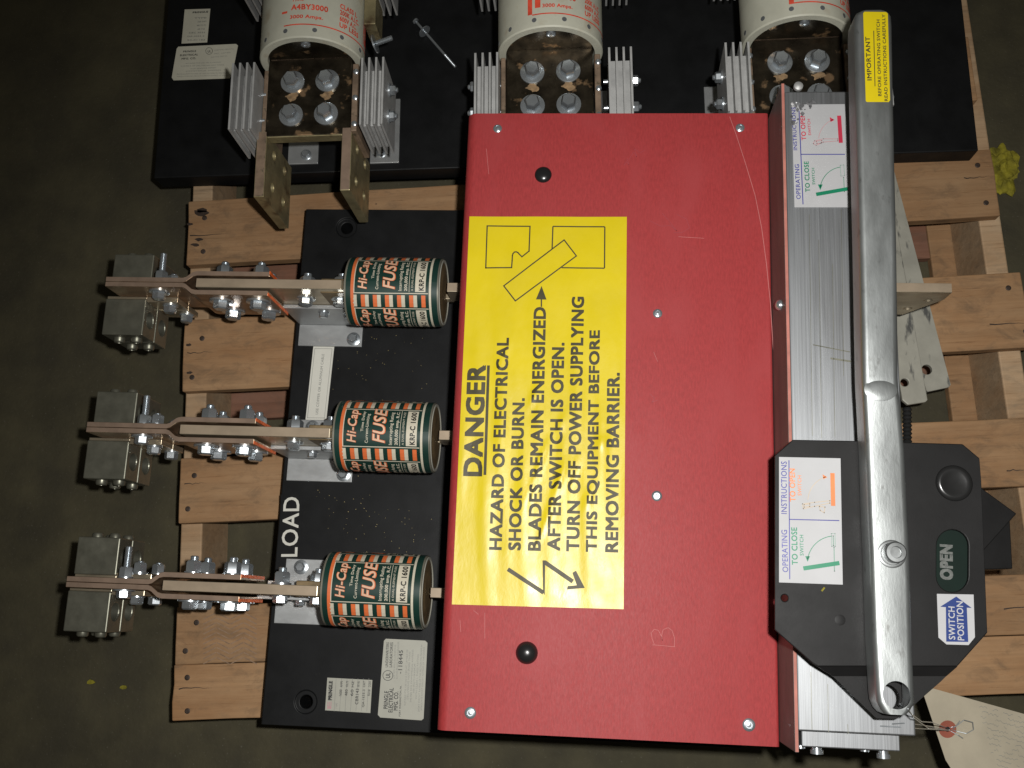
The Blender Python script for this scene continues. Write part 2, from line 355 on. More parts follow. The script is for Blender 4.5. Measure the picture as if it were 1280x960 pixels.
# ------------------------------------------------------------ shared hardware
def hexbolt(mb_, p, ax, r, hh, wr, wt=.0015):
    """washer and domed hexagon head on the face at p, pointing along ax"""
    p = Vector(p); ax = Vector(ax)
    mb_.lathe(p, ax, [(-.001, wr), (wt, wr), (wt + .0002, wr * .96)], 24)
    ro = random.uniform(0, 1)
    mb_.lathe(p + ax * wt, ax, [(0, r), (hh * .82, r), (hh, r * .80)], 6, rot=ro)
    return mb_
def threads(mb_, p, ax, r, L):
    n = int(L / .0012); prof = []
    for i in range(n): prof += [(i * .0012, r * .86), (i * .0012 + .0006, r)]
    prof += [(L, r * .7)]
    return mb_.lathe(p, ax, prof, 14)
def nutbolt(mb_, p, ax, r, hh, wr, stick=.007):
    p = Vector(p); ax = Vector(ax)
    hexbolt(mb_, p, ax, r, hh, wr)
    return threads(mb_, p + ax * (hh + .001), ax, r * .52, stick)

# ------------------------------------------------------------ lettered label on a level plane
def sticker(name, poly, z, m, parent, t=.0003, **k):
    return MB().prism(poly, z - .0002, z + t).build(name, M[m], parent, fix=True, **k)

# ============================================================ UPPER UNIT
TU = Matrix.Rotation(.04, 4, 'Z')
up = empty('fuse_base_unit', (-.04, .75, .125), 'black board with three large off-white fuses and finned stacks, beyond the red cover', 'fuse unit')
m = MB(TU); m.box(-.5487, .481, .5435, 1.15, .1252, .155); bb = m.build('base_board', M['black'], up, fix=True, bevel=.0015)
ZU = .1556
def ucyl(mb_, cxl, axis_z, r, y0, phi0, phi1, y1, n=14):
    """patch on the fuse tube: phi in degrees from the top towards +x"""
    vs_ = []; 
    for i in range(n + 1):
        a = math.radians(phi0 + (phi1 - phi0) * i / n)
        for y in (y0, y1): vs_.append((cxl + r * math.sin(a), y, axis_z + r * math.cos(a)))
    return mb_.add(vs_, [(2 * i, 2 * i + 2, 2 * i + 3, 2 * i + 1) for i in range(n)])
def utext(mb_, s, cxl, az, r, phi0, phi1, y, h, bold=.012):
    vs_, fs_ = glyphs(s, bold); out = []
    for u, v, e in vs_:
        r_ = r; r = r_ + e; a = math.radians(phi0 + (phi1 - phi0) * u); out.append((cxl + r * math.sin(a), y + h * v, az + r * math.cos(a))); r = r_
    return mb_.add(out, fs_)
ZA, RT, YM = .330, .0570, .5910
for pi_, c in enumerate((-.2955, -.0314, .232)):
    # fuse: tube, end disc, pins, red print
    m = MB(TU); n = 56; vs_ = []; prof = [(YM + .0015, RT), (YM, RT - .0012), (YM, RT - .0085), (YM + .006, RT - .0095), (YM + .17, RT - .0095), (YM + .17, RT)]
    for (y, r) in prof:
        for i in range(n): a = 2 * math.pi * i / n; vs_.append((c + r * math.sin(a), y, ZA + r * math.cos(a)))
    k = len(prof); m.add(vs_, [(j * n + i, j * n + (i + 1) % n, ((j + 1) % k) * n + (i + 1) % n, ((j + 1) % k) * n + i) for j in range(k) for i in range(n)])
    fu = prop(m.build('large_fuse', M['ceramic'], up, fix=True, smooth=True), label=('large off-white fuse above the loose plates at left', 'large off-white fuse behind the middle of the red cover', 'large off-white fuse beside the handle end')[pi_])
    m = MB(TU); m.lathe((c, YM + .0045, ZA), (0, 1, 0), [(0, RT - .0097), (.004, RT - .0097)], 40); m.build('end_disc', M['olive'], fu, fix=True, smooth=True)
    m = MB(TU); m.lathe((c + .002, YM + .0046, ZA + .036), (0, -1, 0), [(0, .0055), (.002, .005), (.0028, .003)], 16); m.build('cap_screw', M['zinc'], fu, fix=True, smooth=True)
    for ph in (-76, -46, -15, 17, 47.5, 78, 108):
        a = math.radians(ph); p = Vector((c + RT * math.sin(a), YM + .009, ZA + RT * math.cos(a)))
        m = MB(TU); m.lathe(p, (math.sin(a), 0, math.cos(a)), [(-.001, .0026), (.0002, .0026)], 12); m.build('pin', M['pin'], fu, fix=True)
    m = MB(TU); r = RT + .0003
    ucyl(m, c, ZA, r, YM + .0143, -17, 100, YM + .0157, 30)
    if pi_ == 0:
        utext(m, '3000 Amps.', c, ZA, r, -10, 25, YM + .021, .0052, .03); utext(m, 'A4BY3000', c, ZA, r, -9, 30, YM + .0325, .0062, .03); utext(m, 'Time', c, ZA, r, -9, 4, YM + .0425, .004)
        for q, s_ in enumerate(('UP LESS', '600V A.C.', '200K A.I.C.', 'CLASS L')): utext(m, s_, c, ZA, r, 44, 72 - 4 * (q % 2), YM + .020 + .0075 * q, .0055, .03)
        utext(m, 'FUSE', c, ZA, r, 86, 100, YM + .022, .03, .03); utext(m, '-', c, ZA, r, -20, -14, YM + .03, .002)
    else:
        ucyl(m, c, ZA, r, YM + .0157, -22 if pi_ == 1 else -17, -17 if pi_ == 1 else -12, YM + .055, 3)
        ucyl(m, c, ZA, r, YM + .0225, -14, -8, YM + .034, 3)
        utext(m, '3000 Amps.', c, ZA, r, -6, 26, YM + .021, .0052, .03); utext(m, 'A4BY3000', c, ZA, r, -6, 30, YM + .032, .0062, .03)
        for q, s_ in enumerate(('UP LESS', '600V A.C.', '200K A.I.C.')): utext(m, s_, c, ZA, r, 42, 68, YM + .020 + .0075 * q, .0055, .03)
    m.build('red_print', M['redink'], fu)
    # terminal plate with four bolts
    m = MB(TU); m.box(c - .048, c + .046, .5045, .5975, .325, .335); tp = m.build('terminal_plate', M['olive'], up, fix=True, bevel=.0012)
    m = MB(TU); m.box(c - .045, c + .044, .5955, .5975, .3352, .3372); m.build('plate_highlight', M['dullbar'], tp, fix=True)  # coloured strip stands in for the thin highlight along the plate's back
    for dx in (-.0195, .0193):
        for y in (.568, .5285):
            m = MB(TU); hexbolt(m, (c + dx, y, .335), (0, 0, 1), .0084, .0115, .0132, .0022); m.build('bolt', M['zinc'], tp, fix=True, smooth=True)
            if y > .55:
                ph_ = random.uniform(0, 6); q = MB(TU); q.flat([(c + dx + .0065 * (1 + .3 * math.sin(3 * a + ph_) + random.uniform(-.12, .12)) * math.cos(a), y - .017 + .0045 * (1 + .4 * math.sin(2 * a + ph_) + random.uniform(-.15, .15)) * math.sin(a)) for a in [i * math.pi / 14 for i in range(28)]], .3354); q.build('dried_grease', M['grease'], tp)
    # finned stacks on both sides, held by through bolts, with copper side bars
    for sd in (-1, 1):
        xs = (-.0790, -.0712, -.0634, -.0556) if sd < 0 else (.0630, .0706, .0782, .0858)
        for j, x in enumerate(xs):
            m = MB(TU); m.add([(c + x - .0011, .502, .360), (c + x - .0011, .580, .360), (c + x - .0011, .574, .292), (c + x - .0011, .500, .292), (c + x + .0011, .502, .360), (c + x + .0011, .580, .360), (c + x + .0011, .574, .292), (c + x + .0011, .500, .292)], [(0, 3, 2, 1), (4, 5, 6, 7), (0, 1, 5, 4), (1, 2, 6, 5), (2, 3, 7, 6), (3, 0, 4, 7)])
            fn = m.build('cooling_fin', M['fin'], up, fix=True)
        m = MB(TU); m.box(c + xs[0] + .0012, c + xs[-1] - .0012, .506, .571, .298, .3475); m.build('fin_gap_fill', M['fin'], up, fix=True)  # block added so the shadowed gaps between fins turn grey
        m = MB(TU); m.box(c + (-.0535 if sd < 0 else .0475), c + (-.0485 if sd < 0 else .0540), .506, .586, .27, .3385 if sd > 0 or pi_ else .332); sb = m.build('side_bar', M['dullbar'], up, fix=True, bevel=.001)
        for y in ((.514, .545, .576) if sd > 0 or pi_ == 2 else ()):
            m = MB(TU); xx = c + (-.051 if sd < 0 else .0515); m.lathe((xx, y, .3385), (0, 0, 1), [(0, .0034), (.0015, .003), (.0025, .0015)], 12); m.build('rivet', M['zinc'], sb, fix=True, smooth=True)
        for y in (.526, .557):
            xx = c + (-.0802 if sd < 0 else .0870)
            m = MB(TU); nutbolt(m, (xx, y, .330), (sd, 0, 0), .0058, .006, .0072, .003); m.tube((xx - sd * .03, y, .330), (xx, y, .330), .0025, n=10)
            m.build('through_bolt', M['zinc'], up, fix=True, smooth=True)
        # standing post under the stack and its foot on the board
        m = MB(TU); x0, x1 = (-.077, -.038) if sd < 0 else (.029, .066)
        m.box(c + x0, c + x1, .552 if sd > 0 else .5545, .640, ZU, ZU + .0035)
        ft = m.build('foot_bracket', M['bracket'], up, fix=True, bevel=.0006)
        m = MB(TU); hexbolt(m, (c + (x0 + x1) / 2 - .004 * sd, .5665, ZU + .0035), (0, 0, 1), .0052, .005, .007, .001); m.build('foot_bolt', M['zinc'], ft, fix=True, smooth=True)
    if pi_ == 0:
        for (x0, x1, y0, y1, lab) in ((-.0565, -.0455, .4345, .5105, 'mottled dark plate'), (.0375, .0483, .439, .5120, 'pinkish bright plate')):
            me = MB(TU).box(c + x0, c + x1, y0, y1, .242, .335).mesh(); cs = []; 
            hy = [(y0 + .060, .308), (y0 + .060, .268), (y0 + .022, .308), (y0 + .022, .268)]
            for (y, z) in hy: cs.append(MB(TU).tube((c + x0 - .01, y, z), (c + x1 + .01, y, z), .0058, n=24).mesh())
            me = cut(me, cs)
            pl = prop(link('connection_plate', me, M['brass'], up, bevel=.0008), label=lab)
            m = MB(TU); m.box(c + x0 + .0006, c + x1 - .0006, y0 + .0008, y1 - .0006, .3351, .3354); m.build('top_edge', M['dullbar' if x0 < 0 else 'copperedge'], pl, fix=True)
            for (y, z) in hy:
                m = MB(TU); n = 20; vs_ = []
                for xx, rr in ((c + x0 + .0004, .00575), (c + x1 - .0004, .00575), (c + x1 - .0004, .0052), (c + x0 + .0004, .0052)):
                    for i in range(n): a = 2 * math.pi * i / n; vs_.append((xx, y + rr * math.cos(a), z + rr * math.sin(a)))
                m.add(vs_, [(j * n + i, j * n + (i + 1) % n, ((j + 1) % 4) * n + (i + 1) % n, ((j + 1) % 4) * n + i) for j in range(4) for i in range(n)]); m.build('hole_sleeve', M['brass'], pl, fix=True, smooth=True)
        m = MB(TU); m.box(c - .0455, c + .0375, .5035, .5065, .3205, .3345); m.build('cross_strip', M['brass'], up, fix=True, bevel=.0005)
    # far pair of fin stacks at the other end of each fuse
    for sd in (-1, 1):
        for j in range(4):
            x = (-.0556 - .0078 * j) if sd < 0 else (.063 + .0076 * j)
            m = MB(TU); m.box(c + x - .0011, c + x + .0011, .673, .75, .292, .360); m.build('cooling_fin', M['fin'], up, fix=True)
    if pi_ == 0:
        m = MB(TU); m.box(c + .058, c + .071, .634, .70, .30, .338); rb = m.build('rear_bar', M['brass'], up, fix=True, bevel=.001)
        m = MB(TU); p = Vector((c + .068, .622, .318)); ax = Vector((.96, .22, .16)).normalized(); m.lathe(p - ax * .002, ax, [(0, .0105), (.0016, .0105)], 26); threads(m, p, ax, .0032, .020); m.build('washer_bolt', M['zinc'], rb, fix=True, smooth=True)
# two name plates on the left of the upper board
z = .1552
l1 = sticker('rating_label', P(z, (231, 12), (263, 11), (259, 53), (227, 54.5)), z, 'cream', up)
m = MB(); zt = z + .0006
text(m, 'PRINGLE', (241, 16.6), (260, 15.6), 2.6, zt, .03); m.build('maker_name', M['inkflat'], l1)
m = MB()
for i, (s_, a, b) in enumerate((('TYPE', 243, 258), ('3000 AMPS', 247, 258), ('480 VOLTS', 246, 257), ('60 HZ', 247, 256), ('CBC 3033', 236, 256), ('QA-3033-3', 234, 255), ('90-01183', 234, 256))):
    text(m, s_, (a, 23.5 + i * 4.6), (b, 23 + i * 4.6), 2.2, zt)
m.build('small_print', M['greyink'], l1)
z = .1552
q = [(221, 61), (223, 58.5), (295, 55), (297.5, 57), (290, 95), (287, 98), (217, 100.5), (214.8, 97)]
l2 = sticker('maker_label', P(z, *q), z, 'cream', up)
m = MB()
text(m, 'PRINGLE', (229, 65.6), (245, 64.8), 2.8, zt, .02); text(m, 'ELECTRICAL', (225, 70.2), (247.5, 69.2), 2.8, zt, .02); text(m, 'MFG. CO.', (227, 74.6), (245, 73.8), 2.8, zt, .02)
text(m, 'UL', (259.6, 65.6), (263.6, 65.4), 3.4, zt); m.ribbon(P(z, *arcpts((261.6, 64), 4.2, 0, 360, 20)), .0005, zt)
m.build('maker_name', M['inkflat'], l2)
m = MB()
for i, (a, b, s_) in enumerate(((268, 292, 'UNDERWRITERS LABORATORIES'), (268, 288, 'INC. LISTED'), (264, 284, 'ELECTRIC SWITCH'), (232, 276, 'SUITABLE FOR USE ON A CIRCUIT'), (226, 280, 'CAPABLE OF DELIVERING NOT MORE'), (238, 270, 'THAN 200000 RMS AMPERES'), (232, 276, 'SYMMETRICAL AMPERES'), (221, 285, 'INSTALLATION RATING OF THE SECTION TO MAXIMUM'), (221, 285, 'ADEQUATE SHORT CIRCUIT CURRENT RATINGS OF DEVICE'))):
    y = (62.6, 67, 71.4, 79.2, 82.6, 86, 89, 92.6, 95.6)[i]; text(m, s_, (a, y + .8), (b, y - .8), 1.7, zt, 0)
m.build('small_print', M['greyink'], l2)

# loose long bolt lying on the upper board
lb = empty('long_bolt', at(545, 55, .157), 'thin bright bolt with a washer lying loose on the upper black board', 'bolt')
A_, B_ = at(520, 27, .166), at(569.5, 84, .158)
ax = (B_ - A_).normalized()
m = MB(); m.tube(A_, B_, .0017, .0017, 14); m.build('shank', M['zinc'], lb, fix=True, smooth=True)
m = MB(); m.lathe(A_ - ax * .003, ax, [(0, .0028), (.001, .0042), (.0032, .0042), (.004, .0030)], 12); m.build('head', M['zinc'], lb, fix=True, smooth=True)
m = MB(); m.lathe(A_ + ax * .017, (ax + Vector((0, 0, .12))).normalized(), [(0, .0085), (.0012, .0085)], 22); m.build('washer', M['zinc'], lb, fix=True, smooth=True)
m = MB(); threads(m, B_ - ax * .022, ax, .0021, .022); m.build('thread', M['zinc'], lb, fix=True, smooth=True)

# ============================================================ MAIN SWITCH
sw = empty('disconnect_switch', (-.05, .17, .125), 'fusible disconnect switch with red cover, yellow danger sheet, three striped fuses and long aluminium handle', 'switch')
ZB = .18
me = MB().box(-.359, .165, -.137, .4703, .1255, ZB).mesh()
cs = []
holes = [at(433, 284.5, ZB), at(382, 877.5, ZB)]
for h in holes:
    cs.append(MB().tube((h.x, h.y, .1), (h.x, h.y, .2), .0072, n=32).mesh()); cs.append(MB().tube((h.x, h.y, ZB - .002), (h.x, h.y, .2), .0125, n=40).mesh())
me = cut(me, cs)
bb = prop(link('base_board', me, M['black'], sw, bevel=.001), label='black base board under the striped fuses')
# ---- lettering and labels on the base board
zt = ZB + .0009
m = MB(); text(m, 'LOAD', (371.5, 695.5), (374.5, 621.5), 20.5, zt, .01)
prop(m.build('load_lettering', M['offwhite'], sw), label='white word LOAD on the black board')
sticker('load_backing', P(ZB, (349.5, 699), (351, 618), (378.5, 618.5), (376, 699)), ZB + .0004, 'black', sw, .0001)
l3 = sticker('cable_label', P(ZB, (391.8, 433.2), (417.9, 433.8), (408, 525.2), (382, 524.8)), ZB + .0002, 'offwhite', sw)
m = MB(); m.ribbon(P(ZB, (393.8, 435.8), (415.3, 436.2), (405.8, 522.6), (384.6, 522.4)), .0005, zt, True); text(m, 'USE COPPER OR ALUMINUM CABLE', (397.5, 518), (405.5, 442.5), 3.4, zt, .01); m.build('cable_print', M['greyink'], l3)
l4 = sticker('rating_label', P(ZB, (409.3, 847), (465.5, 850), (463, 891.2), (406.5, 887.8)), ZB + .0002, 'silverlabel', sw)
m = MB(); text(m, 'PRINGLE', (414.6, 875), (415.6, 851.5), 4.2, zt, .06)
for i, s_ in enumerate(('1600', '480', '60', '', '', '90-01184')):
    x = 427.5 + i * 7.1
    if s_: text(m, s_, (x - .5, 870), (x + .2, 862), 3.2, zt, .01)
    text(m, ('AMPS', 'VOLTS', 'HZ', 'SER NO', 'CAT', 'CODE')[i], (x + .3, 859), (x + .9, 851.5), 2.6, zt)
text(m, 'CBR143', (447.6, 880.5), (448.8, 861), 3.8, zt, .01); text(m, 'QA-1633-3', (455.5, 884), (456.6, 862), 3.0, zt)
m.build('rating_print', M['inkflat'], l4)
m = MB()
for i in range(7): x = 419.5 + i * 6.8; m.ribbon(P(ZB, (x + 1, 848), (x - 1.6, 889)), .0004, zt)
text(m, 'TYPE', (421.5, 886), (421.9, 879), 2, zt); m.build('ruled_lines', M['greyink'], l4)
m = MB(); text(m, 'E', (413.8, 885.5), (414.2, 877.5), 4.5, zt, .03); m.build('red_logo', M['pink'], l4)
zq = P(ZB, (480, 801), (482.5, 798.4), (531.5, 800.8), (534.4, 803.5), (529.6, 898), (527, 900.4), (475.5, 896.8), (472.4, 893.5))
l5 = sticker('maker_label', zq, ZB + .0002, 'silverlabel', sw)
m = MB()
text(m, 'PRINGLE', (484.5, 886), (485.7, 864), 5, zt, .02); text(m, 'ELECTRICAL', (490.5, 890.5), (492, 860), 5, zt, .02); text(m, 'MFG. CO.', (497, 888), (498, 864.5), 5, zt, .02)
text(m, 'FORT WASHINGTON, PA.', (498.9 + 2.0, 895.5), (500 + 2.4, 857), 2.4, zt)
text(m, 'UL', (487.5, 847.5), (487.9, 841), 5.2, zt, .02); m.ribbon(P(ZB, *arcpts((485, 844.3), 6.2, 0, 360, 24)), .0006, zt)
text(m, 'UNDERWRITERS', (485, 834), (486.4, 803), 3.4, zt, .01); text(m, 'LABORATORIES', (490, 834), (491.4, 803), 3.4, zt, .01)
text(m, '-118445', (502.5, 842), (503.8, 813), 5.0, zt, .01)
m.build('maker_print', M['inkflat'], l5)
m = MB()
for (x, a, b, s_) in ((493.4, 848, 806, 'LISTED MISCELLANEOUS'), (497, 849, 802, 'ACTIVE POWER CIRCUIT BREAKER'), (507, 882, 812, 'SUITABLE FOR USE ON A CIRCUIT CAPABLE OF'), (510.6, 874, 815, 'DELIVERING NOT MORE THAN'), (514.4, 878, 812, '200,000 RMS SYMMETRICAL AMPERES'), (518, 866, 830, '600 VOLTS MAXIMUM'), (521.2, 874, 818, 'WITH CLASS L FUSES RATING'), (524.3, 890, 806, 'SHORT CIRCUIT RATING OF THE SECTION TO MAXIMUM'), (527.8, 888, 809, 'ADEQUATE SHORT CIRCUIT RATINGS OF THE DEVICE')):
    text(m, s_, (x, a), (x + (a - b) * .045, b), 2.1, zt, 0)
m.build('small_print', M['greyink'], l5)

m = MB(); rnd = random.Random(5)
for _ in range(110):
    cx_, cy_ = rnd.choice(((445, 455), (470, 430), (440, 640), (470, 655), (500, 670), (410, 620), (520, 500)))
    x, y = cx_ + rnd.gauss(0, 28), cy_ + rnd.gauss(0, 16)
    if not (395 < x < 545): continue
    p = at(x, y, ZB); r = rnd.uniform(.0002, .00055); m.flat([(p.x + r * math.cos(a), p.y + r * .7 * math.sin(a)) for a in (0, 1.3, 2.6, 4, 5.2)], ZB + .00025)
prop(m.build('metal_filings', M['brassdust'], sw), kind='stuff')
# ---- three poles
def fcyl(mb_, yc, r, a0, a1, x0, x1, n=None):
    """patch on a fuse body: angles in degrees from the top towards -y"""
    n = n or max(2, int(abs(a1 - a0) / 6)); vs_ = []
    for i in range(n + 1):
        a = math.radians(a0 + (a1 - a0) * i / n)
        for x in (x0, x1): vs_.append((x, yc - r * math.sin(a), ZF + r * math.cos(a)))
    return mb_.add(vs_, [(2 * i, 2 * i + 2, 2 * i + 3, 2 * i + 1) for i in range(n)])
def ftext(mb_, s, yc, r, a0, a1, x0, x1, bold=.01, shear=0):
    """text climbing the fuse: reads from -y (angle a0) to +y (a1); letter tops towards x0"""
    vs_, fs_ = glyphs(s, bold); out = []
    for u, v, e in vs_:
        a = math.radians(a0 + (a1 - a0) * (u + shear * v)); out.append((x1 + (x0 - x1) * v, yc - (r + e) * math.sin(a), ZF + (r + e) * math.cos(a)))
    return mb_.add(out, fs_)
ZF, RF = .275, .0372
FX0, FX1 = -.2700, -.1665
def plate(mb_, pts, yc, sgn, t, z0, z1):
    """bent strip following x, offset pts with thickness t, on side sgn"""
    P_ = [(x, yc + sgn * o) for x, o in pts] + [(x, yc + sgn * (o + t)) for x, o in reversed(pts)]
    return mb_.prism(P_, z0, z1)
for pi_, yc in enumerate((.331, .1695, .0085)):
    which = ('top', 'middle', 'bottom')[pi_]
    # fuse
    yf = yc + .0035; rot = (-45.6, -39, -45)[pi_]
    m = MB(); n = 64; prof = [(FX0, RF - .0015), (FX0 + .0008, RF), (FX1 - .0008, RF), (FX1, RF - .0010), (FX1, RF - .0040), (FX1 - .0012, RF - .0044), (FX1 - .0012, .0008), (FX0, .0008)]
    vs_ = []
    for (x, r) in prof:
        for i in range(n): a = 2 * math.pi * i / n; vs_.append((x, yf - r * math.sin(a), ZF + r * math.cos(a)))
    k = len(prof); m.add(vs_, [(j * n + i, j * n + (i + 1) % n, ((j + 1) % k) * n + (i + 1) % n, ((j + 1) % k) * n + i) for j in range(k) for i in range(n)])
    fu = prop(m.build('striped_fuse', M['rim'], sw, fix=True, smooth=True), label='%s of the three green, orange and cream striped fuses' % which)
    S_ = lambda q: FX0 + (FX1 - FX0) * (q - 15) / 870.0      # label ruler: zoomed pixels of the top fuse, 15 (left rim) .. 885
    m = MB(); fcyl(m, yf, RF + .0003, 0, 360, S_(38), S_(868), 64); m.build('green_wrap', M['fgreen'], fu, smooth=True)
    mo = MB(); mc = MB(); mk = MB(); R1, R2, R3 = RF + .0006, RF + .0008, RF + .0010
    fcyl(mo, yf, R1, 0, 360, S_(84), S_(112), 64)
    fcyl(mc, yf, R1, 0, 360, S_(796), S_(816), 64)
    mp_ = MB()
    for b in range(-1, 3):
        a0 = rot + 90 * b
        if a0 > 140: continue
        p0, p1 = a0, a0 + 66; s0, s1 = a0 + 68, a0 + 88
        for j in range(6):
            x = 142 + 110 * j
            fcyl(mo, yf, R1, s0, s1, S_(x + 36), S_(x + 73)); 
            fcyl(mc, yf, R1, s0, s1, S_(x - 36), S_(x - 2)) if j == 0 else None
            if j < 5: fcyl(mc, yf, R1, s0, s1, S_(x + 74), S_(x + 107))
        # panel frame: thin cream outline
        fcyl(mc, yf, R1, p1 - 1.6, p1 - .2, S_(112), S_(790)); fcyl(mc, yf, R1, p0 + .2, p0 + 1.6, S_(112), S_(790)); fcyl(mc, yf, R1, p0 + 1, p1 - 1, S_(112), S_(120)); 
        fcyl(mc, yf, R1, p0 + 3.5, p1 - 3.5, S_(672), S_(766))
        ftext(mk, 'KRP-C 1600', yf, R2, p1 - 6, p0 + 6, S_(706), S_(750), .03)
        ftext(mo, 'Hi-Cap', yf, R2, p1 - 7, p0 + 5, S_(152), S_(256), .028, .06); ftext(mp_, 'Hi-Cap', yf, R3, p1 - 7, p0 + 5.3, S_(154), S_(252), .008, .06)
        ftext(mo, 'FUSE', yf, R2, p1 - 8, p0 + 4, S_(378), S_(488), .028, .08); ftext(mp_, 'FUSE', yf, R3, p1 - 8, p0 + 4.3, S_(380), S_(484), .008, .08)
        ftext(mc, 'Time Delay', yf, R2, p1 - 25, p0 + 6, S_(272), S_(302), .01); ftext(mc, 'Current-Limiting', yf, R2, p1 - 7, p0 + 11, S_(312), S_(346), .01)
        ftext(mc, 'Interrupting Rating', yf, R2, p1 - 5, p0 + 7, S_(522), S_(560), .01); ftext(mc, '200,000 amp. R.C.', yf, R2, p1 - 5, p0 + 5, S_(574), S_(608), .02); ftext(mc, 'A DUAL-ELEMENT FUSE', yf, R2, p1 - 5, p0 + 6, S_(636), S_(654), .0)
        fcyl(mc, yf, R1, p0 + 3, p1 - 3, S_(616), S_(620))
    prop(mo.build('orange_print', M['forange'], fu), kind='stuff'); prop(mc.build('cream_print', M['fcream'], fu), kind='stuff'); prop(mk.build('black_print', M['fink'], fu), kind='stuff'); prop(mp_.build('peach_print', M['fpeach'], fu), kind='stuff')
    m = MB(); m.lathe((FX1 - .0014, yf, ZF), (1, 0, 0), [(0, RF - .0043), (.0010, RF - .0043), (.0014, RF - .010), (.0022, RF - .018)], 48); m.build('end_disc', M['fusecap'], fu, fix=True)
    m = MB(); n = 48; vs_ = []
    for (x, r) in ((FX1 - .0001, RF - .0042), (FX1 + .0006, RF - .0034), (FX1 + .0006, RF - .0016), (FX1 - .0004, RF - .0010)):
        for i in range(n): a = 2 * math.pi * i / n; vs_.append((x, yf - r * math.sin(a), ZF + r * math.cos(a)))
    m.add(vs_, [(j * n + i, j * n + (i + 1) % n, (j + 1) * n + (i + 1) % n, (j + 1) * n + i) for j in range(3) for i in range(n)]); m.build('end_rim', M['silverlabel'], fu, fix=True, smooth=True)
    m = MB(); m.box(-.298, FX0, yf - .0095, yf + .0065, .250, .300); m.build('terminal', M['fusecap'], fu, fix=True, bevel=.001)
    # blade, right-hand stub and link plates
    me = MB().prism([(-.433, .235), (-.433, .31), (-.2725, .31), (-.2600, .290), (-.2600, .235)], -.0052, .0052).mesh()
    me.transform(Matrix(((1, 0, 0, 0), (0, 0, 1, yc), (0, 1, 0, 0), (0, 0, 0, 1))))
    bm = bmesh.new(); bm.from_mesh(me); bmesh.ops.recalc_face_normals(bm, faces=bm.faces); bm.to_mesh(me); bm.free()
    bl = prop(link('blade_bar', me, M['blade'], sw, bevel=.0006), label='%s thick silvered bar between link plates and fuse' % which)
    m = MB(); m.box(-.4325, -.2730, yc - .0047, yc + .0047, .3102, .3105); m.build('top_edge', M['bladeedge'], bl, fix=True)
    m = MB(); m.box(-.160, -.10, yf - .0055, yf + .0045, .262, .297); m.box(-.1715, -.158, yf - .003, yf + .003, .25, .262); st = m.build('contact_stub', M['blade'], sw, fix=True, bevel=.0006)
    m = MB(); m.box(-.1595, -.101, yf - .005, yf + .004, .2972, .2975); m.build('top_edge', M['bladeedge'], st, fix=True)
    for sgn in (1, -1):
        prof = [(-.535, .0001), (-.4480, .0001), (-.4445, .0012), (-.4375, .0068), (-.4330, .0080), (-.352, .0080)]
        m = MB(); plate(m, prof, yc, sgn, .0055, .235, .31)
        lk = prop(m.build('link_plate', M['copper'], sw, fix=True, bevel=.0007), label='copper link plate on the %s pole, %s side' % (which, 'upper' if sgn > 0 else 'lower'))
        m = MB(); plate(m, [(x + (.0006 if i == 0 else 0), o + .0004) for i, (x, o) in enumerate(prof[:-1])] + [(-.3526, .0084)], yc, sgn, .0047, .3101, .3104); m.build('top_edge', M['copperedge'], lk, fix=True)
        m = MB(); m.box(-.3522, -.3514, min(yc + sgn * .0105, yc + sgn * .0138), max(yc + sgn * .0105, yc + sgn * .0138), .236, .3106); m.build('orange_end', M['orange'], lk, fix=True)
        ax = (0, sgn, 0); f0 = yc + sgn * .0135
        for X in (-.411, -.3695):
            for z in (.288, .2495):
                m = MB()
                if sgn > 0: nutbolt(m, (X, f0, z), ax, .0086, .0115, .0092, .0055); m.build('nut', M['zinc'], lk, fix=True, smooth=True)
                else: hexbolt(m, (X, f0, z), ax, .0086, .0082, .0132, .0018); m.build('bolt_head', M['zinc'], lk, fix=True, smooth=True)
        # cable lugs stacked two high at the outer end
        f1 = yc + sgn * .0057
        dz = 0 if sgn < 0 else -.013
        xl = -.550 if sgn < 0 else -.553
        dp = .045 if sgn < 0 else .043
        for q in range(2):
            z1 = .275 + dz - q * .0325; z0 = z1 - .0312
            me = MB().box(xl, xl + .047, min(f1 + sgn * .003, f1 + sgn * dp), max(f1 + sgn * .003, f1 + sgn * dp), z0, z1).mesh()
            me = cut(me, [MB().tube((xl - .01, f1 + sgn * dp * .52, (z0 + z1) / 2), (xl + .06, f1 + sgn * dp * .52, (z0 + z1) / 2), .0092, n=28).mesh()])
            lg = prop(link('cable_lug', me, M['lug'], sw, bevel=.0012), label='%s grey alloy cable lug on the %s pole, %s side' % (('upper', 'lower')[q], which, 'far' if sgn > 0 else 'near'))
            m = MB(); m.box(xl + .0472, -.4670 - .0004 * q, min(f1, f1 + sgn * .006), max(f1, f1 + sgn * .006), z0 + .001, z1 - .001); m.box(xl + .001, xl + .0472, min(f1, f1 + sgn * .003), max(f1, f1 + sgn * .003), z0 + .001, z1 - .001)
            m.build('tang', M['blade'], lg, fix=True, bevel=.0006)
            for X in (xl + .014, xl + .034):
                m = MB(); yy = f1 + sgn * dp; m.lathe((X, yy - sgn * .001, (z0 + z1) / 2), ax, [(0, .0062), (.0045, .0062), (.0062, .0052), (.0064, .003), (.0042, .0028)], 18); m.build('set_screw', M['lug'], lg, fix=True, smooth=True)
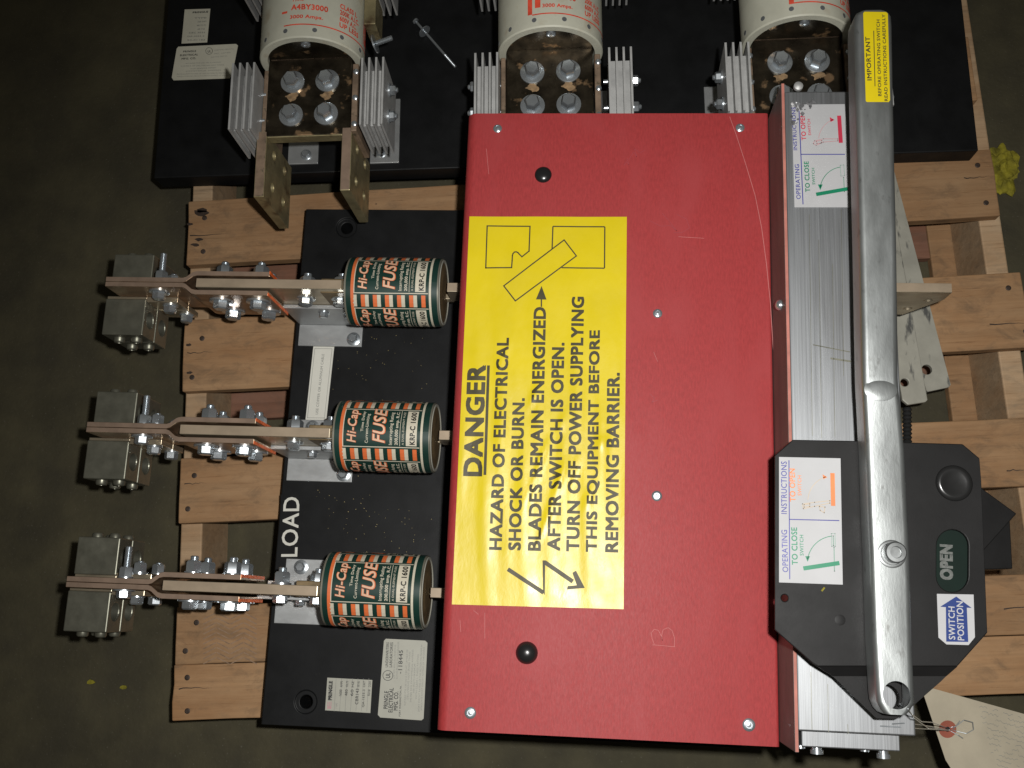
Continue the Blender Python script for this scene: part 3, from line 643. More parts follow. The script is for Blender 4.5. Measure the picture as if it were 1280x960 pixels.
        for X, z, lift in ((-.4800, .294, 0), (-.4800, .262, .006), (-.4760, .224, .006)):
            m = MB(); p = (X, f1 + sgn * lift, z)
            if sgn > 0: nutbolt(m, p, ax, .0072, .010, .0080, .022 if lift == 0 else .0025); m.build('nut', M['zinc'], lk, fix=True, smooth=True)
            else: hexbolt(m, p, ax, .0074, .0078, .0112 if lift == 0 else .0085, .0015); m.build('bolt_head', M['zinc'], lk, fix=True, smooth=True)
        # angle bracket carrying the blade on the base board
        f2 = yc + sgn * .0054
        m = MB(); ys = sorted((f2, f2 + sgn * .0045)); yo = sorted((f2 + sgn * .0045, yc + sgn * .036))
        x0, x1 = (-.353, -.276) if sgn < 0 else (-.345, -.290)
        m.box(x0, x1, ys[0], ys[1], ZB + .0005, .252 if sgn < 0 else .245); m.box(x0, x1, yo[0], yo[1], ZB + .0005, ZB + .0045)
        br = m.build('angle_bracket', M['bracket'], sw, fix=True, bevel=.0006)
        m = MB(); hexbolt(m, (x1 - .010 if sgn < 0 else -.327, yc + sgn * .027, ZB + .0045), (0, 0, 1), .0056, .0055, .0082, .001); m.build('foot_bolt', M['zinc'], br, fix=True, smooth=True)
        for X in (-.320, -.281):
            m = MB()
            if sgn > 0: nutbolt(m, (X, f2 + .0005, .276), ax, .0088, .0115, .0100, .005); m.build('nut', M['zinc'], bl, fix=True, smooth=True)
            else: hexbolt(m, (X, f2 - .0002, .276), ax, .0076, .0072, .0104, .0012); m.build('bolt_head', M['zinc'], bl, fix=True, smooth=True)
        if sgn < 0:
            for X in (-.310, -.281):
                m = MB(); hexbolt(m, (X, f2 - .0045, .236), ax, .0052, .005, .0065, .001); m.build('bracket_bolt', M['zinc'], br, fix=True, smooth=True)

# ---- red cover
ZR = .38
rx0, rx1, ry0, ry1 = -.1353, .1690, -.1105, .4945
m = MB()
rad = .010; prof = [(rx0, .20)] + [(rx0 + rad - rad * math.cos(math.radians(a)), ZR - rad + rad * math.sin(math.radians(a))) for a in range(0, 91, 10)] + [(rx1 - .003 + .003 * math.sin(math.radians(a)), ZR - .003 + .003 * math.cos(math.radians(a))) for a in (0, 30, 60, 90)] + [(rx1, .20)]
inner = [(x + (.003 if x < 0 else -.003) if (z < ZR - .001) else x, z - .003 if z > .2 else z) for x, z in prof]
n = len(prof)
vs_ = [(x, y, z) for y in (ry0, ry1) for x, z in prof] + [(x, y, z) for y in (ry0, ry1) for x, z in inner]
fs_ = []
for i in range(n - 1):
    fs_ += [(i, i + 1, n + i + 1, n + i), (2 * n + i, 3 * n + i, 3 * n + i + 1, 2 * n + i + 1), (i, 2 * n + i, 2 * n + i + 1, i + 1), (n + i, n + i + 1, 3 * n + i + 1, 3 * n + i)]
fs_ += [(0, n, 3 * n, 2 * n), (n - 1, 3 * n - 1, 4 * n - 1, 2 * n - 1)]
m.add(vs_, fs_)
rc = prop(m.build('red_cover', M['red'], sw, fix=True, smooth=True), label='red fibre-sheet cover with a folded left edge')
m = MB(); m.box(-.130, .164, -.105, .489, ZB + .002, .30); m.build('inner_block', M['black'], sw, fix=True)
for (x, y, r) in ((622, 161, 6), (925, 160, 6), (822, 392, 6), (821, 620, 6.5), (588, 891, 7), (936, 906, 7.5)):
    p = at(x, y, ZR); r = K(r, ZR)
    m = MB(); m.lathe(p, (0, 0, 1), [(-.001, r), (.0007, r), (.0014, r * .8), (.0016, r * .62), (.0010, r * .55), (.0010, r * .38), (.0020, r * .34), (.0022, r * .12)], 22); m.build('rivet', M['zinc'], rc, fix=True, smooth=True)
for (x, y, r, hh) in ((679, 218.5, 11.5, .0045), (658.5, 816, 13.5, .009)):
    p = at(x, y, ZR); r = K(r, ZR)
    m = MB(); m.lathe(p, (0, 0, 1), [(-.002, r)] + [(hh * math.sin(math.radians(a)), r * math.cos(math.radians(a))) for a in range(0, 90, 10)], 32)
    prop(m.build('black_button', M['blackplastic'], rc, fix=True, smooth=True), label='glossy domed black plug near the lower left corner' if y > 500 else 'dull black plug near the upper left corner')
# danger sheet: a thin rippled vinyl sheet
c4 = [at(587, 271, ZR), at(783.5, 271.5, ZR), at(779.5, 761.5, ZR), at(565, 755.5, ZR)]
def ripple(x, y): return 1.0 * ripple0(x, y)
def ripple0(x, y):
    t = math.exp(-((y - .15) / .13) ** 2)
    h = .00055 * t * (math.sin(x * 190 + 1.5 * math.sin(y * 22)) + .6 * math.sin(x * 330 + y * 25 + 1)) + .00022 * math.sin(x * 75 + 2 * math.sin(y * 9)) 
    for (px, py, sx, sy, a) in ((-.058, .197, .0035, .012, .0008), (-.045, .145, .0028, .022, .0009), (-.030, .120, .003, .016, .0010), (-.018, .128, .003, .014, .0008), (-.040, .085, .0025, .028, .0008), (-.001, .105, .003, .012, .0006), (.008, .155, .004, .006, .0006), (-.055, .112, .003, .014, .0006), (-.088, .236, .0022, .02, .0004), (-.03, .172, .003, .010, .0006)):
        u = ((x - px) - .35 * (y - py)) / sx; v_ = (y - py) / sy; h += 1.7 * a * math.exp(-u * u - v_ * v_)
    return max(-.0003, h)
m = MB(); NX, NY = 60, 120; vs_ = []
for layer in (0, 1):
    for j in range(NY + 1):
        for i in range(NX + 1):
            u, v = i / NX, j / NY; p = (c4[0] * (1 - u) + c4[1] * u) * (1 - v) + (c4[3] * (1 - u) + c4[2] * u) * v
            vs_.append((p.x, p.y, ZR + (.0009 + ripple(p.x, p.y) if layer else .0001)))
W = NX + 1; o_ = W * (NY + 1); fs_ = []
for j in range(NY):
    for i in range(NX):
        a = j * W + i; fs_ += [(o_ + a, o_ + a + W, o_ + a + W + 1, o_ + a + 1)]
bd = [i for i in range(NX + 1)] + [j * W + NX for j in range(1, NY + 1)] + [NY * W + i for i in range(NX - 1, -1, -1)] + [j * W for j in range(NY - 1, 0, -1)]
fs_ += [(bd[i], bd[(i + 1) % len(bd)], o_ + bd[(i + 1) % len(bd)], o_ + bd[i]) for i in range(len(bd))]
m.add(vs_, fs_)
ds = prop(m.build('danger_sheet', M['yellow'], rc, fix=False, smooth=True), label='yellow DANGER warning sheet with creased middle')
me = ds.data
if me.polygons[0].normal.z < 0:
    bm = bmesh.new(); bm.from_mesh(me); bmesh.ops.reverse_faces(bm, faces=bm.faces); bm.to_mesh(me); bm.free()
zs = ZR
def drape(mb_):
    """lay flat print on the rippled sheet, with long faces divided so that it follows"""
    me_ = mb_.mesh(); bm = bmesh.new(); bm.from_mesh(me_)
    for _ in range(5):
        le = [e for e in bm.edges if e.calc_length() > .0030]
        if not le: break
        bmesh.ops.subdivide_edges(bm, edges=le, cuts=1); bmesh.ops.triangulate(bm, faces=[f for f in bm.faces if len(f.verts) > 4])
    for v in bm.verts: v.co.z = v.co.z + .00112 + ripple(v.co.x, v.co.y)
    bm.normal_update()
    for f in bm.faces:
        if f.normal.z < 0: f.normal_flip()
    bm.to_mesh(me_); bm.free(); return me_
m = MB()
text(m, 'DANGER', (602, 594.5), (606.8, 457.5), 22.3, zs, .036); m.ribbon(P(zs, (606.3, 594), (610.7, 457)), K(3.6, zs), zs)
for s_, a, b, h in (('HAZARD OF ELECTRICAL', (626.7, 687), (636, 423.4), 14.6), ('SHOCK OR BURN.', (650.6, 687.5), (655.6, 498.5), 14.6), ('BLADES REMAIN ENERGIZED', (675.5, 688), (682.2, 385), 15), ('AFTER SWITCH IS OPEN.', (699.8, 688), (705.2, 429.3), 15), ('TURN OFF POWER SUPPLYING', (723.5, 689), (729.8, 372), 15), ('THIS EQUIPMENT BEFORE', (748, 689.6), (751.8, 414), 15), ('REMOVING BARRIER.', (772.2, 690), (774.2, 467), 15)):
    text(m, s_, a, b, h, zs, .034)
link('danger_lettering', drape(m), M['ink'], ds)
m = MB()
m.ribbon(P(zs, (676.8, 384), (676.8, 373)), K(1.8, zs), zs); m.flat(P(zs, (677, 357.8), (683.2, 374.8), (670, 374.8)), zs)
m.ribbon(P(zs, (634.9, 711.5), (679.5, 741)), K(5, zs), zs); m.flat(P(zs, (678.2, 700.5), (681.6, 700.5), (681, 744), (679, 741)), zs); m.ribbon(P(zs, (680.5, 702.5), (716, 727)), K(5.2, zs), zs)
m.flat(P(zs, (731, 735), (708.7, 737), (709.6, 732.6), (721, 731.6), (715.5, 716), (720, 713.4)), zs)
prop(link('lightning_arrow', drape(m), M['ink'], ds), kind='stuff')
m = MB(); wd = K(1.7, zs)
bump = [(652.5, 321.5), (649.2, 318.2), (647.4, 316.2), (645.3, 315.3), (643.2, 315.6), (641.4, 317.4), (640.6, 320), (640.3, 326), (639.6, 335)]
m.ribbon(P(zs, (609.1, 282.8), (662.6, 283.5), (661.4, 314.5), *bump, (607.3, 335.2)), wd, zs, True)
m.ribbon(P(zs, (690.2, 311.2), (691.2, 283.5), (756, 284), (755.6, 335.8), (702, 335)), wd, zs)
m.ribbon(P(zs, (705.2, 300.4), (720.5, 320.3), (644.3, 376.6), (629.8, 357.8)), wd, zs, True)
link('switch_diagram', drape(m), M['ink'], ds)
# scratches and pencil marks on the cover
zs = ZR + .0003
m = MB(); m.ribbon(P(ZR, (912, 146), (920, 168), (932, 205), (944, 245), (952, 285), (958, 330), (963, 380), (966, 430), (970, 480), (973, 545)), .0006, zs)
for a, b in (((608, 186), (611, 218)), ((606, 700 + 66), (606, 798)), ((592, 763), (598, 768)), ((575, 775), (576, 790)), ((848, 296), (880, 298)), ((817, 440), (822, 452))): m.ribbon(P(ZR, a, b), .0004, zs)
m.ribbon(P(ZR, (816, 806), (844, 808.5)), .0004, zs)
m.ribbon(P(ZR, (818, 806), (815, 798), (814, 791), (818, 786.5), (823, 788), (827, 796), (828, 801), (827, 794), (829, 787), (835, 784.5), (840, 788), (843, 797), (843, 808)), .0004, zs)
prop(m.build('scratch', M['chalk'], rc), kind='stuff')
m = MB()
m.ribbon(P(ZR, (780, 207), (783, 202), (786, 206), (784, 198)), .0004, zs); m.ribbon(P(ZR, (786, 200), (792, 190), (796, 196), (793, 186), (800, 191), (806, 188)), .0004, zs)
m.ribbon(P(ZR, (828, 267), (836, 276), (846, 289), (838, 282), (826, 283), (812, 276)), .0004, zs); m.ribbon(P(ZR, (846, 268), (858, 274), (862, 285), (852, 291), (842, 291)), .0004, zs)
m.ribbon(P(ZR, (812, 492), (818, 498), (815, 503), (822, 500)), .0004, zs)
prop(m.build('pencil_mark', M['redpencil'], rc), kind='stuff')

# ---- side panel, channel, end bracket
ZC = .445
m = MB(); m.box(.1693, .1722, -.106, .4900, .22, .447); pn = prop(m.build('side_panel', M['redshade'], sw, fix=True), label='thin red sheet standing between cover and channel')
m = MB(); m.box(.1695, .1720, -.1058, .4898, .4472, .4475); m.build('top_edge', M['rededge'], pn, fix=True)
p = at(983, 381, .425)
m = MB(); m.lathe((.1693, p.y, .424), (-1, 0, 0), [(0, .0050), (.002, .0050), (.004, .0038), (.0052, .0015)], 18); m.build('dome_screw', M['zinc'], pn, fix=True, smooth=True)
m = MB(); m.box(.1728, .2662, -.0895, .4830, .27, ZC); ch = prop(m.build('channel', M['alu'], sw, fix=True, bevel=.0012), label='broad aluminium channel beside the red cover')
m = MB()
for (x, a, b) in ((1012, 268, 545), (1024, 300, 548), (1041, 330, 546), (1052, 262, 470), (1035, 855, 915), (1014, 840, 912), (1060, 905, 917)): m.ribbon(P(ZC, (x - .5, a), (x + (b - a) * .012, b)), .0004, ZC + .0003)
m.ribbon(P(ZC, (1016, 431), (1062, 440)), .0009, ZC + .0003); m.ribbon(P(ZC, (1038, 448), (1064, 452)), .0016, ZC + .0003)
prop(m.build('scuff', M['lug'], ch), kind='stuff')
m = MB(); a = at(1002, 917, .43); b = at(1125.5, 939.5, .43); m.box(a.x, b.x, b.y, -.0898, .40, .43)
eb = m.build('end_bracket', M['alu'], sw, fix=True, bevel=.001)
for (x, y, r, L) in ((1021, 941, .0055, .007), (1104, 942, .0055, .008), (1001, 939, .004, .003), (1081, 940.5, .004, .003)):
    p = at(x, y, .415); m = MB(); q = (p.x, b.y, .415); m.lathe(q, (0, -1, 0), [(0, .004), (L * .5, .0042), (L * .5, r), (L * .95, r), (L, r * .7)], 14); m.build('end_bolt', M['zinc'], eb, fix=True, smooth=True)
m = MB(); m.prism(P(.43, (962, 118), (975, 108), (1004, 104), (1003, 112), (978, 118), (972, 124)), .40, .446) if False else None
m = MB(); m.lathe(at(997.5, 109, .425), (0, 0, 1), [(0, .0045), (.003, .0043), (.0045, .002)], 16); m.build('channel_screw', M['fin'], sw, fix=True, smooth=True)

def instruction_label(z, quad, parent, top, mirror_layout):
    lab = sticker('instruction_label', P(z, *quad), z + .0001, 'paper', parent)
    zt = z + .0007; g = mirror_layout
    mb1 = MB(); text(mb1, 'OPERATING', *g['op'], zt, .008); text(mb1, 'INSTRUCTIONS', *g['ins'], zt, .008)
    mb1.ribbon(P(z, *g['line']), K(1.2, z), zt); mb1.ribbon(P(z, *g['div']), K(1.2, z), zt); mb1.build('blue_print', M['blueink'], lab)
    m2 = MB(); text(m2, 'TO CLOSE', *g['close'], zt, .02); text(m2, 'SWITCH', *g['sw1'], zt, .01); m2.ribbon(P(z, *g['gbar']), K(5, z), zt + .0001)
    m2.ribbon(P(z, *g['garc']), K(.8, z), zt); x, y = g['garc'][0]; m2.flat(P(z, (x - 3, y - 4), (x + 3, y - 4), (x, y + 3)), zt); m2.build('green_print', M['greenink'], lab)
    m3 = MB(); 
    for q in g['ghost']: m3.ribbon(P(z, *q), K(.7, z), zt, True)
    m3.build('ghost_print', M['palegreen'], lab)
    m4 = MB(); text(m4, 'TO OPEN', *g['open'], zt, .02); text(m4, 'SWITCH', *g['sw2'], zt, .01); m4.ribbon(P(z, *g['rbar']), K(5.2, z), zt + .0001); x, y = g['rarc'][-1]; m4.flat(P(z, (x - 4, y - 3), (x + 2, y + .5), (x - 3, y + 3)), zt)
    m4.build('red_print' if top else 'orange_print', M['crimson' if top else 'orangeink'], lab)
    m5 = MB(); m5.ribbon(P(z, *g['rarc']), K(.8, z), zt)
    for q in g['rghost']: m5.ribbon(P(z, *q), K(1.0, z), zt, True)
    m5.build('pale_print', M['pink' if top else 'paleorange'], lab)
    return lab
instruction_label(ZC + .0006, [(989.5, 131), (1055.8, 130.4), (1064.7, 259.3), (993, 259.3)], ch, True, dict(
    op=((1001, 248.8), (998.8, 205.4), 5.6), ins=((996.6, 187.6), (994.2, 134), 5), line=[(1003.6, 255.8), (998.6, 139)], div=[(1001, 193.3), (1056, 193.3)],
    close=((1012.6, 239.8), (1010.6, 201.8), 5.9), sw1=((1019, 230.6), (1018, 210), 3.6), gbar=[(1020, 243.4), (1059.6, 236.4)], garc=arcpts((1054, 238), 29, 186, 262, 12)[::1],
    ghost=[[(1050, 207), (1054.5, 206.5), (1055.5, 220), (1051, 220.5)], [(1054, 222), (1055, 240), (1055.6, 240), (1054.6, 222)]],
    open=((1007.8, 175), (1005.6, 141.6), 5.9), sw2=((1014, 169), (1012.6, 148.7), 3.6), rbar=[(1048.6, 145), (1050.8, 179)], rarc=arcpts((1051, 176), 28, 186, 249, 12),
    rghost=[[(1018, 176.5), (1029, 174), (1047, 174), (1047, 176.5), (1029, 178), (1020, 182), (1016.5, 180)], [(1020, 177), (1027, 176), (1027, 179), (1021, 180)]]))
m = MB(); rnd = random.Random(3)
for i in range(26):
    t = i / 25; x = 989 + 36 * t * rnd.uniform(.2, 1); y = 131 + (1 - t) * 32 * rnd.uniform(0, 1) - 3; r = rnd.uniform(1.2, 4.2); a0 = rnd.uniform(0, 6)
    q = [at(x + r * rnd.uniform(.5, 1.2) * math.cos(a0 + k), y + r * rnd.uniform(.5, 1.2) * math.sin(a0 + k), ZC + .0014 + rnd.uniform(0, .0012)) for k in (0, 1.5, 3, 4.6)]
    m.add(q, [(0, 1, 2), (0, 2, 3)])
m.build('crumpled_tape', M['grime'], ch)

# ---- mechanism head: black plate with bent tongue, windows and label
ZH = .493
head = [(968.7, 569), (991, 549.5), (1072, 551), (1203.7, 555), (1224.5, 572.5), (1227, 604), (1234.5, 791), (1197, 833), (1022, 833), (1017, 830), (968.7, 787.5)]
hp = P(ZH, *head)
me = MB().prism(hp, ZH - .003, ZH).mesh()
hl = at(981, 747.5, ZH); ov = at(1191, 701, ZH)
ovr = P(ZH, *([(1191 + 20 * math.cos(math.radians(a)), 682 - 20 * math.sin(math.radians(a))) for a in range(0, 181, 15)] + [(1190.8 + 20 * math.cos(math.radians(a)), 720 - 20 * math.sin(math.radians(a))) for a in range(180, 361, 15)]))
me = cut(me, [MB().tube((hl.x, hl.y, .45), (hl.x, hl.y, .55), .0027, n=20).mesh(), MB().prism(ovr, .48, .53).mesh()])
hd = prop(link('mechanism_plate', me, M['blackplate'], sw, bevel=.0008), label='black eight-sided mechanism plate under the handle pivot')
zt_ = ZH - .006
th_ = at(1108.7, 871.5, zt_)
tong = [(1040, 845), (1043.5, 847), (1096, 898), (1120.5, 898.5), (1125.5, 896), (1176, 852), (1183, 845)]
m = MB(); m.prism(P(zt_, *tong), zt_ - .0025, zt_, hole=circle(th_.x, th_.y, K(14.5, zt_), 28)); tg_ = m.build('tongue', M['blackplate'], sw, fix=True)
a = P(ZH, (1022, 833.1), (1197, 833.1)); b_ = P(zt_, (1041, 845.3), (1183, 845.3))
m = MB(); m.add([(*a[0], ZH), (*a[1], ZH), (*b_[1], zt_), (*b_[0], zt_), (*a[0], ZH - .0025), (*a[1], ZH - .0025), (*b_[1], zt_ - .0025), (*b_[0], zt_ - .0025)], [(0, 3, 2, 1), (4, 5, 6, 7), (0, 1, 5, 4), (2, 3, 7, 6), (1, 2, 6, 5), (3, 0, 4, 7)]); m.build('bend', M['blackplate'], hd, fix=True)
m = MB(); q = P(.47, (1012, 590), (1140, 592), (1140, 808), (1020, 808)); m.prism(q, .4456, ZH - .0035) ; m.build('mechanism_box', M['blackplate'], sw, fix=True)
m = MB(); q1 = at(1118, 600, .4); m.box(.2668, .300, .02, .13, .24, ZH - .016); m.build('side_housing', M['blackplate'], sw, fix=True, bevel=.002)
m = MB(); f = at(1191, 701, ZH - .010); m.prism([(v[0], v[1]) for v in P(ZH - .008, (1166, 655), (1216, 655), (1217, 746), (1166, 746))], ZH - .011, ZH - .008); fl_ = m.build('position_flag', M['flag'], sw, fix=True)
m = MB(); text(m, 'OPEN', (1190.5, 724.5), (1190, 682), 13.5, ZH - .0076, .05); m.build('open_lettering', M['greylet'], fl_)
p = at(1192.5, 604, ZH); r = K(22, ZH)
m = MB(); m.lathe(p, (0, 0, 1), [(-.001, r)] + [(.0030 * math.sin(math.radians(a)), r * (math.cos(math.radians(a)) * .35 + .65)) for a in range(0, 80, 12)] + [(.0022, r * .62), (.0020, r * .05)], 40); m.build('round_cap', M['blackplastic'], hd, fix=True, smooth=True)
m = MB(); vs_ = []; m.lathe(at(1050 - 0, 775, ZH), (0, 0, 1), [(-.0005, .0042), (.0003, .0042), (.0006, .003)], 20); m.build('blank_rivet', M['blackplate'], hd, fix=True, smooth=True)
instruction_label(ZH + .0003, [(973.7, 571.3), (1050.5, 573), (1053.3, 730.8), (973.7, 728)], hd, False, dict(
    op=((985.4, 715.2), (983.8, 662.5), 6.8), ins=((983.6, 642.5), (983.4, 577), 6.8), line=[(987, 724), (986, 575.5)], div=[(986.7, 649.3), (1048.9, 650.8)],
    close=((997.2, 706), (996.2, 659.5), 6.8), sw1=((1004.6, 694.5), (1004.2, 668.8), 4.4), gbar=[(1004, 710.6), (1049, 703.8)], garc=arcpts((1043, 704), 34, 188, 264, 12),
    ghost=[[(1039, 667), (1043.5, 667), (1044, 683), (1039.5, 683)], [(1042, 684), (1042.6, 714), (1043.2, 714), (1042.6, 684)], [(1041, 670), (1041.6, 670), (1042, 682), (1041.4, 682)]],
    open=((994.4, 627), (993.6, 586), 6.8), sw2=((1001.8, 619.5), (1001.6, 594.5), 4.4), rbar=[(1040.3, 591.5), (1041.2, 632.5)], rarc=arcpts((1042, 627), 32.5, 184, 252, 12),
    rghost=[[(1003, 630), (1018, 628), (1037, 626), (1037, 629), (1018, 633), (1004, 636)], [(1005, 631), (1012, 630), (1012, 633), (1005, 634)], [(1024, 633), (1031, 634), (1030, 641), (1025, 638)]]))
lz = ZH + .0003
sl = sticker('position_label', P(lz, (1171, 742.3), (1216.8, 743.2), (1218.5, 796.5), (1210.5, 806.3), (1183, 805.5), (1173, 797)), lz, 'paper', hd)
m = MB(); m.flat(P(lz, (1195, 745.6), (1214.3, 760), (1208.2, 759.6), (1210, 802.4), (1182.5, 802), (1182, 759), (1175, 758.4)), lz + .0006); m.build('blue_arrow', M['arrowblue'], sl)
m = MB(); text(m, 'SWITCH', (1194, 799.5), (1193.2, 758.6), 7.2, lz + .0010, .014); text(m, 'POSITION', (1205.3, 800.5), (1203.5, 752), 7.4, lz + .0010, .014); m.build('arrow_lettering', M['paper'], sl)
m = MB(); q = at(1026, 738, ZH); m.add([(q.x, q.y, ZH + .0004), (q.x + .0022, q.y + .0028, ZH + .0012), (q.x + .0034, q.y + .002, ZH + .0006), (q.x + .001, q.y - .001, ZH + .0004)], [(0, 3, 2, 1)]); m.build('yellow_chip', M['dust'], hd)
# lower black interlock block sticking out to the right
m = MB(); q = P(.36, (1200, 590), (1271, 642), (1214, 706), (1160, 640)); m.prism(q, .33, .36); m.build('interlock_block', M['blackplate'], sw, fix=True, bevel=.001)
m = MB(); q = P(.30, (1180, 640), (1262, 640), (1266, 711), (1180, 713)); m.prism(q, .26, .30); m.build('interlock_base', M['blackplate'], sw, fix=True, bevel=.001)
# small dark spring between handle and head
m = MB()
for i in range(9): q = at(1134, 512 + i * 5, .40); m.lathe(q - Vector((0, .0016, 0)), (0, 1, 0), [(0, .0034), (.0016, .0044), (.0032, .0034)], 14)
m.build('spring', M['blackplastic'], sw, fix=True, smooth=True)
# right-hand terminal with two bolt holes
x0 = .262; y0 = .3335
me = MB().prism([(x0, .238), (x0, .318), (.3602, .318), (.3602, .294), (.335, .238)], -.005, .005).mesh(); me.transform(Matrix(((1, 0, 0, 0), (0, 0, 1, y0), (0, 1, 0, 0), (0, 0, 0, 1))))
bm = bmesh.new(); bm.from_mesh(me); bmesh.ops.recalc_face_normals(bm, faces=bm.faces); bm.to_mesh(me); bm.free()
me = cut(me, [MB().tube((.345, y0 - .02, .292), (.345, y0 + .02, .292), .0042, n=20).mesh(), MB().tube((.333, y0 - .02, .262), (.333, y0 + .02, .262), .0042, n=20).mesh()])
tb = prop(link('terminal_bar', me, M['blade'], sw, bevel=.0006), label='coppery terminal bar with two holes at the right')
m = MB(); m.box(x0, .3598, y0 - .0045, y0 + .0045, .3182, .3185); m.build('top_edge', M['bladeedge'], tb, fix=True)

# ---- the long handle: open-bottomed channel, rounded edges
st = [(y, a, b, z - .010 - max(0, z - .53) * .35, k) for y, a, b, z, k in [(12.5, 1076, 1108, .5495, 1), (14.5, 1071.5, 1112.5, .5500, 1), (19, 1069, 1115.4, .5500, 1), (30, 1068.6, 1116.2, .5498, 1), (100, 1070, 1117.4, .5480, 1), (200, 1072.5, 1119.5, .5460, 1), (300, 1075, 1122, .5440, 1), (400, 1077, 1123.4, .5420, 1), (470, 1078.5, 1124, .5400, 1), (486, 1079.2, 1124.8, .5385, 1), (500, 1080, 1126.6, .5350, 1), (560, 1083, 1131.8, .5320, 1), (640, 1086, 1136, .5310, 1), (700, 1088.6, 1138.8, .53, 1), (800, 1092, 1141.4, .53, 1), (866, 1096, 1144.4, .53, 1), (878, 1097.4, 1144.8, .53, 1), (888, 1102, 1139.5, .53, 1), (893.5, 1107, 1134.5, .53, 1)]]
Hh, Rr, Wt = .0245, .0050, .0026
def ring(y, xl, xr, z):
    """closed cross-section of the open channel at one station"""
    l = at(xl, y, z); r = at(xr, y, z); x0, x1 = l.x, r.x; yy = (l.y + r.y) / 2
    out = [(x0, z - Hh)]; inn = [(x0 + Wt, z - Hh)]
    for a in range(0, 91, 15):
        t = math.radians(a); out.append((x0 + Rr - Rr * math.cos(t), z - Rr + Rr * math.sin(t))); ri = Rr - Wt; inn.append((x0 + Rr - ri * math.cos(t), z - Rr + ri * math.sin(t)))
    for a in range(0, 91, 15):
        t = math.radians(a); out.append((x1 - Rr + Rr * math.sin(t), z - Rr + Rr * math.cos(t))); ri = Rr - Wt; inn.append((x1 - Rr + ri * math.sin(t), z - Rr + ri * math.cos(t)))
    out.append((x1, z - Hh)); inn.append((x1 - Wt, z - Hh))
    return [(x, yy, zz) for x, zz in out + inn[::-1]]
rings = [ring(*s_[:4]) for s_ in st]; k = len(rings[0]); m = MB(); vs_ = [p for r in rings for p in r]
fs_ = [(j * k + i, j * k + (i + 1) % k, (j + 1) * k + (i + 1) % k, (j + 1) * k + i) for j in range(len(rings) - 1) for i in range(k)]
for j in (0, len(rings) - 1):
    h = k // 2
    for i in range(h - 1): fs_.append((j * k + i, j * k + i + 1, j * k + k - 2 - i, j * k + k - 1 - i))
m.add(vs_, fs_); me = m.mesh(); bm = bmesh.new(); bm.from_mesh(me); bmesh.ops.recalc_face_normals(bm, faces=bm.faces); bm.to_mesh(me); bm.free()
hc = at(1121, 869, .52); pv = at(1114.5, 692.5, .52)
me = cut(me, [MB().tube((hc.x, hc.y, .508), (hc.x, hc.y, .56), K(16.2, .53), n=40).mesh()])
hn = prop(link('operating_handle', me, M['handle'], sw, smooth=True), label='long aluminium operating handle with yellow IMPORTANT label')
def endcap(y, xl, xr, z, dy):
    l = at(xl, y, z); r = at(xr, y, z); q = MB(); yy = (l.y + r.y) / 2
    q.box(l.x + .001, r.x - .001, min(yy, yy + dy), max(yy, yy + dy), z - Hh, z - .004); return q
endcap(13, 1076, 1108, .5327, -.003).build('end_wall', M['handle'], hn, fix=True, bevel=.001)
q = at(1101, 487, .5262)
m = MB(); vs_ = []; n = 28
prof = [(.0128, -.0002), (.0105, .0004), (.0070, .0008), (.0035, .0010)]
for (r, h) in prof:
    for i in range(n): a = 2 * math.pi * i / n; vs_.append((q.x + r * math.cos(a) * (1 if math.sin(a) < 0 else 1), q.y + r * .72 * math.sin(a), q.z - .0001 + h - .0004 * math.sin(a) * r / .0105))
m.add(vs_, [(j * n + i, j * n + (i + 1) % n, (j + 1) * n + (i + 1) % n, (j + 1) * n + i) for j in range(3) for i in range(n)] + [tuple(3 * n + i for i in range(n))]); m.build('raised_boss', M['handle'], hn, smooth=True)
m = MB(); r = K(17, .53); m.lathe(pv, (0, 0, 1), [(-.0002, r), (.0012, r), (.0016, r * .93), (.0016, r * .80), (.0008, r * .76), (.0008, r * .4)], 36); m.build('pivot_washer', M['steel'], hn, fix=True, smooth=True)
m = MB(); q = Vector((pv.x + .0015, pv.y + .001, pv.z + .0008)); m.lathe(q, (0, 0, 1), [(0, .0082), (.0055, .0082), (.0066, .0072), (.0067, .0046), (.0045, .0042), (.0045, .001)], 28); m.build('pivot_bolt', M['steel'], hn, fix=True, smooth=True)
# yellow label near the grip end
zl = lambda y: .5332 - .0015 * (y - 14) / 86
pts = [(1080.5, 14.6, .5505), (1107.5, 15, .5505), (1109.8, 17, .5504), (1112.6, 125, .5479), (1111, 127.4, .5479), (1083.6, 127.4, .5479), (1082.2, 126, .5479), (1079, 16.5, .5504)]
top_ = [at(x, y, zl(y) + .0003) for x, y, z in pts]; n = len(top_)
m = MB(); m.add(top_ + [p - Vector((0, 0, .0005)) for p in top_], [tuple(range(n - 1, -1, -1)), tuple(range(n, 2 * n))] + [(i, (i + 1) % n, n + (i + 1) % n, n + i) for i in range(n)])
hl_ = prop(m.build('important_label', M['yellow'], hn, fix=True), label='yellow IMPORTANT label at the grip end')
def htext(mb_, s, a, b, h, bold=.01):
    A = at(a[0], a[1], zl(a[1]) + .0012); B = at(b[0], b[1], zl(b[1]) + .0012); d = B - A; q = Vector((-d.y, d.x, 0)).normalized() * (h * (CAMH - .533) / F)
    v_, f_ = glyphs(s, bold); mb_.add([A + d * u + q * v + Vector((0, 0, e)) for u, v, e in v_], f_)
m = MB(); htext(m, 'IMPORTANT', (1089.7, 100.3), (1087.2, 46), 5.8, .014); htext(m, 'BEFORE OPERATING SWITCH', (1101.8, 120), (1099.6, 24.6), 4.2); htext(m, 'READ INSTRUCTIONS CAREFULLY', (1109.8, 126.2), (1106.4, 18), 4.2)
